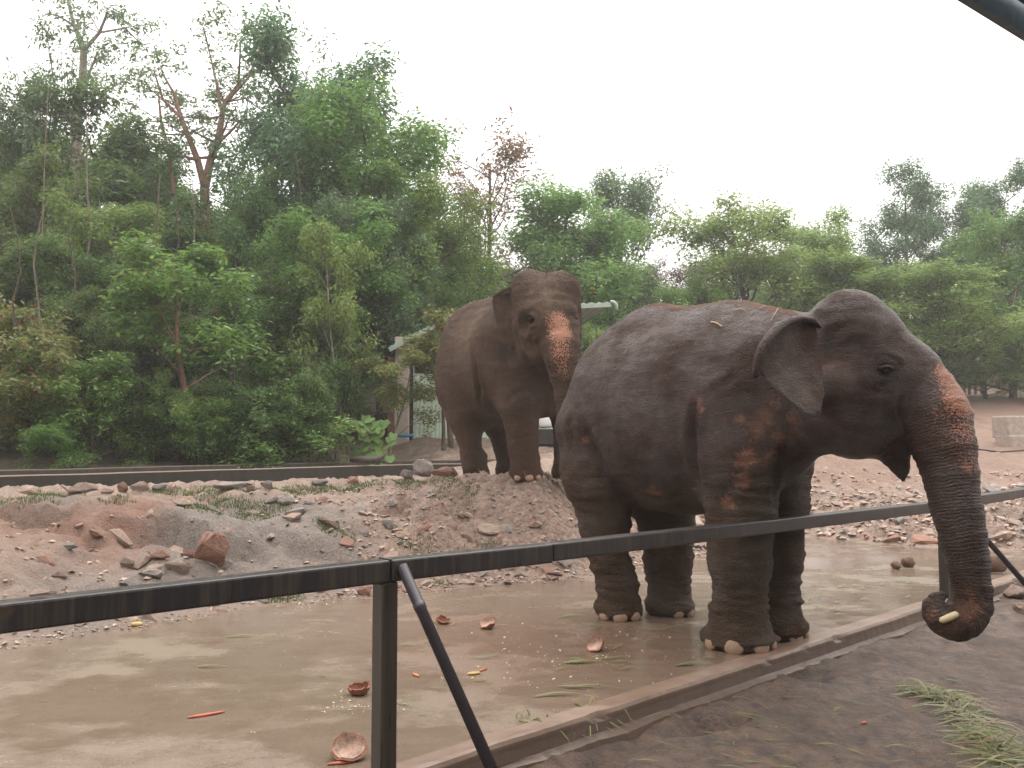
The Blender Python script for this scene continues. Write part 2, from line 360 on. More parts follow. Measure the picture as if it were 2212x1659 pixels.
# ================================================================== THE STEEL RAIL
def steel_mat(name, col=(.016, .012, .013), streak=True):
    m, nt, b = mat(name); L = nt.links.new; p = geo_pos(nt)
    mp = nd(nt, 'ShaderNodeMapping'); mp.inputs['Scale'].default_value = (38, 38, 1.5); L(p, mp.inputs[0])
    st = noise_n(nt, mp.outputs[0], 1.0, 5, .7); n = noise_n(nt, p, 9, 5)
    c = mixc(nt, ramp(nt, st, .45, .72), col, (.062, .046, .029)) if streak else mixc(nt, ramp(nt, n, .4, .7), col, tuple(x * 1.4 for x in col))
    c = mixc(nt, ramp(nt, n, .62, .75, 0, .7), c, (.10, .048, .03)); L(c, b.inputs['Base Color'])
    L(ramp(nt, st, .3, .7, .25, .5), b.inputs['Roughness']); b.inputs['Specular IOR Level'].default_value = .6
    L(bump(nt, st, .15, .002), b.inputs['Normal']); return m
M_STEEL = steel_mat('dark_painted_steel'); M_BRACE = steel_mat('dark_tube_steel', (.035, .028, .034), False); M_POST = steel_mat('muddy_post_steel', (.030, .024, .017))
fr = empty('steel_rail_fence', (FA.x, FA.y, 0)); tag(fr, 'dark square-tube steel rail on posts with slanting braces along the kerb', 'fence')
def fch(name, bm, m): 
    me = bm_mesh(name, bm); me.transform(Matrix.Translation((-FA.x, -FA.y, 0))); return link(name, me, m, fr)
ang = math.atan2(FD.y, FD.x); RT = Matrix.Rotation(ang, 3, 'Z')
def rail_seg(t0, z0, t1, z1, w=.098, h=.098, s=0.0):
    a, b = fence_pt(t0, s, z0), fence_pt(t1, s, z1); d = b - a; L = d.length; rot = (RT @ Matrix.Rotation(-math.asin(d.z / L), 3, 'Y'))
    bm = bmesh.new(); add_box(bm, (a + b) / 2, (L, w, h), rot, .009); return bm
RZ = .905
fch('rail', rail_seg(-5.5, RZ + .010, -.004, RZ - .002), M_STEEL)
fch('rail', rail_seg(.004, RZ - .002, 1.02, RZ - .016), M_STEEL)
fch('rail', rail_seg(1.028, RZ - .012, 6.26, RZ - .045, .094, .094), M_STEEL)
fch('rail', rail_seg(6.268, RZ - .040, 13.2, RZ + .03), M_STEEL)
for t in (0.0, 6.24, 12.6):
    bm = bmesh.new(); h = RZ - .052 - (.035 if t > 1 and t < 7 else 0); add_box(bm, fence_pt(t, 0, h / 2 - .01), (.085, .085, h + .02), RT, .008); fch('post', bm, M_POST)
for t in (0.055, 6.31):
    a = fence_pt(t, .05, RZ + .015); b = fence_pt(t + .02, 1.0, -.22)
    v, q = tube_data([a, a.lerp(b, .13), a.lerp(b, .131), a.lerp(b, .15), a.lerp(b, .151), b], [.0255, .0255, .028, .028, .025, .025], 16)
    me = mesh('brace', v, q, True); me.transform(Matrix.Translation((-FA.x, -FA.y, 0))); link('brace', me, M_BRACE, fr)
v = []; q = []                                        # weld beads where the pieces meet
bm = bmesh.new()
for t in (0.0, 1.024, 6.264):
    for k in range(16):
        bmesh.ops.create_icosphere(bm, subdivisions=1, radius=.006, matrix=Matrix.Translation(fence_pt(t + random.uniform(-.004, .004), -.045 + .006 * k, RZ + .049 - (.02 if t > .5 else 0) - (.012 if t > 5 else 0))))
fch('weld', bm, M_BRACE)['kind'] = 'stuff'

# ================================================================== WALLS BEHIND THE MOUND
def conc_mat(name, a, b_, top=None, rough=.85):
    m, nt, b = mat(name); L = nt.links.new; p = geo_pos(nt)
    mp = nd(nt, 'ShaderNodeMapping'); mp.inputs['Scale'].default_value = (9, 9, 1.3); L(p, mp.inputs[0])
    st = noise_n(nt, mp.outputs[0], 1, 5, .7); n = noise_n(nt, p, 14, 5)
    c = mixc(nt, ramp(nt, st, .35, .7), a, b_); c = mixc(nt, ramp(nt, n, .4, .8, 0, .4), c, tuple(x * 1.5 for x in b_))
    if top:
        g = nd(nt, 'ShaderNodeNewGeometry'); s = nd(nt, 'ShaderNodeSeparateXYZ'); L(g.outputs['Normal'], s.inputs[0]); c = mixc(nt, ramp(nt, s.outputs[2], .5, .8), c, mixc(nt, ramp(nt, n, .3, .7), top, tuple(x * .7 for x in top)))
    L(c, b.inputs['Base Color']); b.inputs['Roughness'].default_value = rough; L(bump(nt, n, .4, .008), b.inputs['Normal']); return m
M_WALL = conc_mat('dark_concrete_pale_top', (.040, .033, .024), (.022, .020, .014), (.30, .225, .172))  # dark face, upward-facing top mixed paler
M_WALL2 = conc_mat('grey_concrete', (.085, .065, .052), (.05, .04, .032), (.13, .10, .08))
def wall(name, pts, th, h, m, label, off=0.0, dz=0.0):
    V = []; Fc = []
    P = [];
    for p, q in zip(pts[:-1], pts[1:]):
        n = max(2, int((q - p).length / .25))
        for k in range(n): P.append(p.lerp(q, k / n))
    P.append(pts[-1])
    for i, p in enumerate(P):
        d = (P[min(i + 1, len(P) - 1)] - P[max(i - 1, 0)]); d.z = 0; d.normalize(); nn = Vector((-d.y, d.x, 0))
        jz = noise.noise(Vector((i * .3, 2, 0))) * .008
        for s, z in ((off, dz - h), (off, dz - .012 + jz), (off + .012, dz + jz), (off + th - .012, dz + jz), (off + th, dz - .012 + jz), (off + th, dz - h)):
            V.append(p + nn * s + Vector((0, 0, z)))
    for i in range(len(P) - 1):
        for k in range(6): a = i * 6; Fc.append((a + k, a + 6 + k, a + 6 + (k + 1) % 6, a + (k + 1) % 6))
    Fc.append(tuple(range(6))); Fc.append(tuple(reversed(range((len(P) - 1) * 6, len(P) * 6))))
    o = mesh(name, V, Fc); O = P[len(P) // 2]; o.transform(Matrix.Translation(-O)); ob = link(name, o, m, None, O)
    bmx = bmesh.new(); bmx.from_mesh(o); bmesh.ops.recalc_face_normals(bmx, faces=bmx.faces[:]); bmx.to_mesh(o); bmx.free()
    return tag(ob, label, 'wall')
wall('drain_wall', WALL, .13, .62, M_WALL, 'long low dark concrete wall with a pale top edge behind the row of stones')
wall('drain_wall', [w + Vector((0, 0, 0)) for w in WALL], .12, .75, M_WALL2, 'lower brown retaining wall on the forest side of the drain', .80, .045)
# ================================================================== ELEPHANTS
# The body is a distance field of tapered limbs and ellipsoids, blended smoothly and skinned as ONE continuous mesh.
class Field:
    def __init__(s, lo, hi, h):
        s.lo = np.array(lo, float); s.h = h
        s.n = np.ceil((np.array(hi) - s.lo) / h).astype(int) + 1
        s.ax = [s.lo[i] + h * np.arange(s.n[i]) for i in range(3)]
        s.d = np.full(s.n, 0.6, dtype=np.float32)
    def win(s, lo, hi, m=0.22):
        sl = []
        for i in range(3):
            a = max(0, int((lo[i] - m - s.lo[i]) / s.h)); b = min(s.n[i], int((hi[i] + m - s.lo[i]) / s.h) + 2)
            if b <= a: return None
            sl.append(slice(a, b))
        X, Y, Z = np.meshgrid(*[s.ax[i][sl[i]] for i in range(3)], indexing='ij', sparse=True)
        return tuple(sl), X.astype(np.float32), Y.astype(np.float32), Z.astype(np.float32)
    def blend(s, sl, nd_, k, sub=False):
        a = s.d[sl]
        if sub:
            nd_ = -nd_; h = np.maximum(k - np.abs(a - nd_), 0) / k
            s.d[sl] = np.maximum(a, nd_) + h * h * k * 0.25
        else:
            h = np.maximum(k - np.abs(a - nd_), 0) / k
            s.d[sl] = np.minimum(a, nd_) - h * h * k * 0.25
    def cone(s, p, q, r1, r2, k=0.08, sub=False):
        p = np.array(p, float); q = np.array(q, float); r = max(r1, r2)
        w = s.win(np.minimum(p, q) - r, np.maximum(p, q) + r)
        if w is None: return
        sl, X, Y, Z = w; d = q - p; L2 = max((d * d).sum(), 1e-9)
        t = ((X - p[0]) * d[0] + (Y - p[1]) * d[1] + (Z - p[2]) * d[2]) / L2; t = np.clip(t, 0, 1)
        dd = np.sqrt((X - p[0] - t * d[0]) ** 2 + (Y - p[1] - t * d[1]) ** 2 + (Z - p[2] - t * d[2]) ** 2) - (r1 + (r2 - r1) * t)
        s.blend(sl, dd, k, sub)
    def chain(s, pts, k=0.08):
        for (p, r1), (q, r2) in zip(pts[:-1], pts[1:]): s.cone(p, q, r1, r2, k)
    def ell(s, c, rad, yaw=0.0, k=0.15, pitch=0.0, sub=False):
        """rad = (along yaw direction, sideways, up)"""
        c = np.array(c, float); r = max(rad); w = s.win(c - r, c + r)
        if w is None: return
        sl, X, Y, Z = w; X = X - c[0]; Y = Y - c[1]; Z = Z - c[2]
        ca, sa = math.cos(yaw), math.sin(yaw)
        a = X * ca + Y * sa; b = -X * sa + Y * ca
        if pitch:
            cp, sp = math.cos(pitch), math.sin(pitch); a, Z = a * cp + Z * sp, -a * sp + Z * cp
        k0 = np.sqrt((a / rad[0]) ** 2 + (b / rad[1]) ** 2 + (Z / rad[2]) ** 2)
        k1 = np.sqrt((a / rad[0] ** 2) ** 2 + (b / rad[1] ** 2) ** 2 + (Z / rad[2] ** 2) ** 2) + 1e-6
        s.blend(sl, k0 * (k0 - 1) / k1, k, sub)
    def clip_floor(s, z0, x=None):
        Z = s.ax[2].astype(np.float32)[None, None, :]
        s.d = np.maximum(s.d, z0 - Z)
    def skin(s):
        """surface nets"""
        d = s.d; ins = d < 0
        c = [ins[i:ins.shape[0] - 1 + i, j:ins.shape[1] - 1 + j, k:ins.shape[2] - 1 + k] for i in (0, 1) for j in (0, 1) for k in (0, 1)]
        tot = sum(x.astype(np.int8) for x in c); act = (tot > 0) & (tot < 8)
        I = np.argwhere(act); idx = -np.ones(act.shape, dtype=np.int32); idx[act] = np.arange(len(I))
        acc = np.zeros((len(I), 3)); cnt = np.zeros(len(I))
        cor = [(i, j, k) for i in (0, 1) for j in (0, 1) for k in (0, 1)]
        val = {o: d[I[:, 0] + o[0], I[:, 1] + o[1], I[:, 2] + o[2]] for o in cor}
        for a in cor:
            for ax in range(3):
                if a[ax]: continue
                b = tuple(a[i] + (1 if i == ax else 0) for i in range(3)); va, vb = val[a], val[b]
                m = (va < 0) != (vb < 0); t = np.where(m, va / np.where(m, va - vb, 1), 0)
                for i in range(3): acc[:, i] += np.where(m, a[i] + (t if i == ax else 0), 0)
                cnt += m
        V = s.lo + s.h * (I + acc / cnt[:, None]); Fq = []
        for ax in range(3):
            o1, o2 = [(1, 2), (2, 0), (0, 1)][ax]
            A = ins[tuple(slice(0, -1) if i == ax else slice(None) for i in range(3))]
            B = ins[tuple(slice(1, None) if i == ax else slice(None) for i in range(3))]
            E = np.argwhere(A != B); E = E[(E[:, o1] > 0) & (E[:, o2] > 0) & (E[:, o1] < idx.shape[o1]) & (E[:, o2] < idx.shape[o2]) & (E[:, ax] < idx.shape[ax])]
            s1 = A[E[:, 0], E[:, 1], E[:, 2]]
            def at(da, db):
                q = E.copy(); q[:, o1] -= da; q[:, o2] -= db; return idx[q[:, 0], q[:, 1], q[:, 2]]
            q = np.stack([at(1, 1), at(0, 1), at(0, 0), at(1, 0)], 1)
            q[~s1] = q[~s1][:, ::-1]; Fq.append(q)
        Fq = np.concatenate(Fq); return V, Fq[(Fq >= 0).all(1)]

def near_chain(V, pts):
    """arc length along, and distance to, a polyline"""
    best = np.full(len(V), 9.0); arc = np.zeros(len(V)); s0 = 0.0
    for p, q in zip(pts[:-1], pts[1:]):
        p = np.array(p, float); q = np.array(q, float); d = q - p; L = np.linalg.norm(d)
        t = np.clip(((V - p) @ d) / (L * L), 0, 1); dist = np.linalg.norm(V - p - t[:, None] * d, axis=1)
        m = dist < best; best[m] = dist[m]; arc[m] = s0 + t[m] * L; s0 += L
    return arc, best
def blobs(V, lst):
    out = np.zeros(len(V))
    for c, r in lst:
        d = np.linalg.norm(V - np.array(c), axis=1); out = np.maximum(out, np.clip(1.25 - d / r, 0, 1))
    return out
def normals(me):
    n = np.empty(len(me.vertices) * 3, dtype=np.float32); me.vertices.foreach_get('normal', n); return n.reshape(-1, 3)
def displace(me, V, N, fn):
    out = V + N * fn(V)[:, None]; me.vertices.foreach_set('co', out.astype(np.float32).ravel()); me.update(); return out
def fnoise(V, scale, octv=3, off=(0, 0, 0)):
    s = np.array(scale, float) * np.ones(3); Q = V * s + np.array(off)
    return np.array([noise.fractal(Vector(q), 0.9, 2.0, octv) for q in Q])

def skin_mat(name, wet, base, olive, pink, dusty):
    m, nt, b = mat(name); p = geo_pos(nt)
    L = nt.links.new
    big = noise_n(nt, p, 2.2, 5, 0.6); fine = noise_n(nt, p, 34, 6, 0.7)
    legs = attr(nt, 'leg'); pk = attr(nt, 'pink'); sp = attr(nt, 'speck'); dirt = attr(nt, 'dirt'); rs = attr(nt, 'ring_s'); rw = attr(nt, 'ring_w')
    c = mixc(nt, ramp(nt, big, 0.35, 0.65), base, tuple(x * 0.72 for x in base))
    c = mixc(nt, math_n(nt, 'MULTIPLY', legs, ramp(nt, noise_n(nt, p, 5, 4), 0.2, 0.6), True), c, olive)
    c = mixc(nt, ramp(nt, fine, 0.35, 0.75, 0, 0.35), c, dusty)
    c = mixc(nt, math_n(nt, 'MULTIPLY', attr(nt, 'pale'), ramp(nt, noise_n(nt, p, 11, 4), 0.25, 0.6, 0.35, 1.0)), c, tuple(x * 1.6 for x in dusty))
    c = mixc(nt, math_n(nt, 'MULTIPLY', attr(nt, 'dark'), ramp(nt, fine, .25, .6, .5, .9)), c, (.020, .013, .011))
    # pink patches broken up by noise
    pn = noise_n(nt, p, 17, 5, 0.75, 0.5)
    pf = ramp(nt, math_n(nt, 'ADD', pn, math_n(nt, 'MULTIPLY', pk, 0.36)), 0.68, 0.86)
    pf = math_n(nt, 'MULTIPLY', pf, ramp(nt, noise_n(nt, p, 75, 3, .7), .35, .6, .35, 1))
    c = mixc(nt, math_n(nt, 'MULTIPLY', pf, ramp(nt, pk, 0.02, 0.3, 0, .8)), c, mixc(nt, ramp(nt, big, .4, .6), pink, (pink[0] * .55, pink[1] * .62, pink[2] * .55)))
    # speckled depigmented trunk: dark dots on orange pink
    dots = voro_n(nt, p, 64, 'F1'); dn = noise_n(nt, p, 60, 3)
    thr = math_n(nt, 'ADD', math_n(nt, 'MULTIPLY', sp, -0.75), 0.80)
    df = math_n(nt, 'GREATER_THAN', math_n(nt, 'ADD', dots, math_n(nt, 'MULTIPLY', math_n(nt, 'SUBTRACT', dn, 0.5), 0.7)), thr)
    c = mixc(nt, math_n(nt, 'MULTIPLY', df, ramp(nt, sp, 0.02, 0.4, 0, .85)), c, mixc(nt, ramp(nt, dn, 0.3, 0.7), pink, tuple(min(1, x * 1.15) for x in pink)))
    # earth on the back, broken in crumbs
    cr = ramp(nt, math_n(nt, 'ADD', noise_n(nt, p, 26, 6, 0.75), math_n(nt, 'MULTIPLY', dirt, 0.55)), 0.86, 0.95)
    dfac = math_n(nt, 'MULTIPLY', cr, ramp(nt, dirt, 0.02, 0.2))
    c = mixc(nt, dfac, c, (0.135, 0.066, 0.038))
    L(c, b.inputs['Base Color'])
    ro = ramp(nt, math_n(nt, 'ADD', big, math_n(nt, 'MULTIPLY', legs, 0.5)), 0.3, 0.9, 0.68 - wet * 0.36, 0.88 - wet * 0.12)
    ro = math_n(nt, 'MAXIMUM', ro, math_n(nt, 'MULTIPLY', dfac, 0.9)); L(ro, b.inputs['Roughness'])
    L(ramp(nt, noise_n(nt, p, 3.1, 5, .65), .38, .62, .12, .2 + .45 * wet), b.inputs['Specular IOR Level'])
    # wrinkles: cracks between pads, horizontal creases on the legs, rings round the trunk
    wv = nd(nt, 'ShaderNodeVectorMath', operation='ADD'); L(p, wv.inputs[0])
    wn_ = nd(nt, 'ShaderNodeTexNoise'); wn_.inputs['Scale'].default_value = 9; L(p, wn_.inputs['Vector'])
    ws = nd(nt, 'ShaderNodeVectorMath', operation='SCALE'); ws.inputs['Scale'].default_value = 0.06; L(wn_.outputs['Color'], ws.inputs[0]); L(ws.outputs[0], wv.inputs[1])
    mp = nd(nt, 'ShaderNodeMapping'); mp.inputs['Rotation'].default_value = (0.3, 0.5, 0.2); mp.inputs['Scale'].default_value = (1, 1, 2.4); L(wv.outputs[0], mp.inputs[0])
    cr1 = ramp(nt, voro_n(nt, mp.outputs[0], 26, 'DISTANCE_TO_EDGE'), 0.0, 0.12)
    cr2 = ramp(nt, voro_n(nt, mp.outputs[0], 60, 'DISTANCE_TO_EDGE'), 0.0, 0.15)
    h = math_n(nt, 'ADD', math_n(nt, 'MULTIPLY', cr1, 0.9), math_n(nt, 'MULTIPLY', cr2, 0.5))
    mp2 = nd(nt, 'ShaderNodeMapping'); mp2.inputs['Scale'].default_value = (3, 3, 20); mp2.inputs['Rotation'].default_value = (0.15, -0.35, 0); L(wv.outputs[0], mp2.inputs[0])
    fold = noise_n(nt, mp2.outputs[0], 1.6, 4, 0.6)
    h = math_n(nt, 'ADD', h, math_n(nt, 'MULTIPLY', fold, ramp(nt, legs, 0, 1, 1.6, 4.0)))
    rn = math_n(nt, 'ADD', math_n(nt, 'MULTIPLY', rs, 1.0), math_n(nt, 'MULTIPLY', noise_n(nt, p, 11, 4), 0.045))
    ring = math_n(nt, 'ABSOLUTE', math_n(nt, 'SINE', math_n(nt, 'MULTIPLY', rn, 150)))
    h = math_n(nt, 'ADD', h, math_n(nt, 'MULTIPLY', math_n(nt, 'MULTIPLY', ring, rw), 1.0))
    h = math_n(nt, 'ADD', h, math_n(nt, 'MULTIPLY', fine, 0.8))
    h = math_n(nt, 'ADD', h, math_n(nt, 'MULTIPLY', dfac, 2.0))
    _nb = bump(nt, h, 1.0, 0.0095); L(_nb, b.inputs['Normal'])
    return m

M_SKIN1 = skin_mat('wet_elephant_skin', 1.0, (0.078, 0.041, 0.031), (0.088, 0.053, 0.027), (0.44, 0.18, 0.105), (0.090, 0.064, 0.052))
M_SKIN2 = skin_mat('dry_elephant_skin', 0.15, (0.112, 0.066, 0.045), (0.112, 0.064, 0.040), (0.62, 0.31, 0.21), (0.18, 0.125, 0.09))
M_NAIL = simple('toenail', (0.30, 0.185, 0.12), 0.5, 0.4, 30, 0.3, 0.003)
M_EYE = simple('eye', (0.012, 0.008, 0.006), 0.08, 0.2, 10, 0.0, 0.001)
M_SOLE = simple('cuticle', (0.03, 0.022, 0.018), 0.6)

def sphere_mesh(name, seg=16, rings=10):
    bm = bmesh.new(); bmesh.ops.create_uvsphere(bm, u_segments=seg, v_segments=rings, radius=1.0); return bm_mesh(name, bm, True)
NAIL_ME = sphere_mesh('toenail'); NAIL_ME.materials.append(M_NAIL)
CUT_ME = sphere_mesh('cuticle'); CUT_ME.materials.append(M_SOLE)
def nails(root, foot, r, z0, angs, w=0.055, h=0.05):
    for k, a in enumerate(angs):
        a = R(a); s = 1.0 - 0.12 * abs(k - len(angs) / 2 + 0.5)
        o = link('toenail', NAIL_ME, None, root, (foot[0] + math.cos(a) * r, foot[1] + math.sin(a) * r, z0 + h * 0.70), (0, R(-14), a), (0.030, w * s, h * s * 1.08))
        c = link('cuticle', CUT_ME, None, root, (foot[0] + math.cos(a) * (r - 0.012), foot[1] + math.sin(a) * (r - 0.012), z0 + h * 0.76), (0, R(-14), a), (0.027, w * s * 1.13, h * s * 1.18))
def ear_mesh(name, outline, centre, rings=10, sub=5, thick=0.018, bulge=0.03, nrm=(0, -1, 0), seed=0):
    """a leathery flap filled from its outline (closed list of points)"""
    P = [Vector(p) for p in outline]; n = len(P); out = []
    for i in range(n):
        a, b, c, d = P[i - 1], P[i], P[(i + 1) % n], P[(i + 2) % n]
        for k in range(sub):
            t = k / sub
            out.append(0.5 * ((2 * b) + (c - a) * t + (2 * a - 5 * b + 4 * c - d) * t * t + (3 * b - a - 3 * c + d) * t ** 3))
    N = Vector(nrm).normalized(); m = len(out); V = []; Fc = []; cen = Vector(centre)
    for side in (1, -1):
        base = len(V)
        for r in range(rings + 1):
            t = r / rings
            for p in out:
                q = cen.lerp(p, t) + N * bulge * (1 - t * t)
                w = noise.noise(q * 6 + Vector((seed, 0, 0))) * 0.024 + noise.noise(q * 19) * 0.010 + abs(noise.noise(q * 11)) * .012
                q = q + (q - cen) * (t ** 8) * noise.noise(q * 24) * .07
                V.append(q + N * (w * (0.4 + 0.6 * t) + side * thick * 0.5 * (1 - 0.5 * t ** 6)))
        for r in range(rings):
            for k in range(m):
                a, b = base + r * m + k, base + r * m + (k + 1) % m; c_, d_ = a + m, b + m
                Fc.append((a, b, d_, c_) if side < 0 else (a, c_, d_, b))
    h = (rings + 1) * m
    for k in range(m):
        a, b = rings * m + k, rings * m + (k + 1) % m; Fc.append((a, a + h, b + h, b))
    return mesh(name, V, Fc, True)
def ear_attrs(me, pinkv=0.0, leg=0.0, speck=0.0, pale=0.0):
    n = len(me.vertices)
    for nm, v in (('dark', 0), ('pale', pale), ('leg', leg), ('pink', pinkv), ('speck', speck), ('dirt', 0), ('ring_s', 0), ('ring_w', 0)):
        set_attr(me, nm, np.zeros(n) + v)

def foot(f, c, z0, top, r_top, r, k=0.06):
    """ankle -> flared round foot"""
    f.cone((top[0], top[1], top[2]), (c[0], c[1], z0 + 0.26), r_top, r * 0.80, k)
    f.cone((c[0], c[1], z0 + 0.24), (c[0], c[1], z0 + 0.09), r * 0.80, r * 0.98, k)
    f.ell((c[0], c[1], z0 + 0.07), (r, r, 0.11), 0, 0.05)

def set_attr2(me, name, val):
    me.attributes[name].data.foreach_set('value', np.asarray(val, dtype=np.float32))
def surface_of(V, Q):
    bvh = BVHTree.FromPolygons([tuple(v) for v in V], [tuple(int(i) for i in q) for q in Q])
    def surf(u, v):
        hit = bvh.ray_cast(Vector((0, 0, CAMH)), Vector(ray(u, v)).normalized()); return hit[0]
    return surf
def creases(V, surf, lst):
    out = np.zeros(len(V))
    for pts, depth, w in lst:
        P = [surf(u, v) for u, v in pts]; P = [p for p in P if p is not None]
        if len(P) < 2: continue
        lo = np.min([tuple(p) for p in P], 0) - .3; hi = np.max([tuple(p) for p in P], 0) + .3; m = ((V > lo) & (V < hi)).all(1); idx = np.where(m)[0]
        arc, d = near_chain(V[idx], P); L = arc.max() + 1e-6; t = np.clip(np.minimum(arc, L - arc) / (L * .25), 0.15, 1)
        out[idx] += t * (-depth * np.exp(-(d / w) ** 2) + depth * .45 * np.exp(-((d - 2.1 * w) / (1.1 * w)) ** 2))
    return out
CR1 = [([(1512, 850), (1497, 890), (1496, 940), (1502, 1000), (1514, 1060)], .036, .030), ([(1600, 800), (1560, 830), (1520, 855)], .014, .03),
       ([(1252, 880), (1268, 940), (1298, 1000), (1330, 1060), (1345, 1088)], .026, .034), ([(1212, 850), (1228, 900), (1236, 960)], .015, .03),
       ([(1575, 1010), (1620, 1032), (1668, 1022)], .010, .016), ([(1570, 1045), (1610, 1062), (1655, 1055)], .010, .016), ([(1580, 1075), (1620, 1085), (1655, 1078)], .008, .015), ([(1560, 985), (1600, 995), (1650, 985)], .008, .015),
       ([(1545, 1120), (1590, 1135), (1640, 1125)], .007, .014), ([(1545, 1255), (1590, 1270), (1625, 1262)], .010, .018), ([(1540, 1285), (1590, 1298), (1630, 1290)], .010, .018),
       ([(1765, 640), (1760, 670), (1772, 700)], .014, .025), ([(1705, 930), (1690, 980), (1676, 1030), (1672, 1090)], .024, .03),
       ([(1872, 800), (1885, 824), (1910, 834), (1940, 822)], .010, .014), ([(1866, 812), (1886, 842), (1915, 850), (1945, 838)], .007, .012), ([(1880, 778), (1910, 766), (1940, 778), (1950, 800)], .010, .016),
       ([(1962, 945), (1948, 915), (1940, 885), (1945, 850)], .020, .022), ([(1905, 985), (1925, 955), (1955, 940)], .010, .016), ([(1790, 760), (1800, 720), (1830, 700), (1870, 700)], .014, .03), ([(1785, 850), (1800, 900), (1830, 930), (1880, 940)], .014, .03),
       ([(1300, 1275), (1340, 1285), (1375, 1278)], .008, .014), ([(1300, 1255), (1335, 1262), (1365, 1256)], .007, .013), ([(1400, 1290), (1440, 1300), (1480, 1292)], .008, .014), ([(1650, 1300), (1690, 1310), (1722, 1302)], .008, .014),
       ([(1360, 1050), (1400, 1075), (1450, 1080), (1490, 1060)], .012, .03)]
CR2 = [([(1024, 690), (1022, 740), (1028, 790), (1036, 840), (1046, 890)], .035, .035), ([(1064, 660), (1070, 720), (1090, 770), (1108, 820)], .022, .035), ([(1116, 700), (1122, 740), (1138, 775), (1160, 782)], .028, .028),
       ([(1150, 712), (1148, 740), (1160, 765)], .016, .025), ([(1180, 745), (1184, 775), (1196, 815)], .018, .025), ([(1135, 676), (1150, 668), (1162, 680), (1164, 700)], .016, .020), ([(1136, 704), (1148, 714), (1162, 706)], .012, .016), ([(1140, 722), (1150, 728), (1162, 720)], .008, .014),
       ([(1176, 590), (1178, 610), (1180, 630)], .020, .04), ([(1120, 650), (1150, 646), (1210, 646), (1245, 655)], .012, .03), ([(1096, 880), (1110, 850), (1140, 840), (1160, 860)], .014, .03), ([(990, 900), (1000, 930), (1004, 960)], .012, .025)]
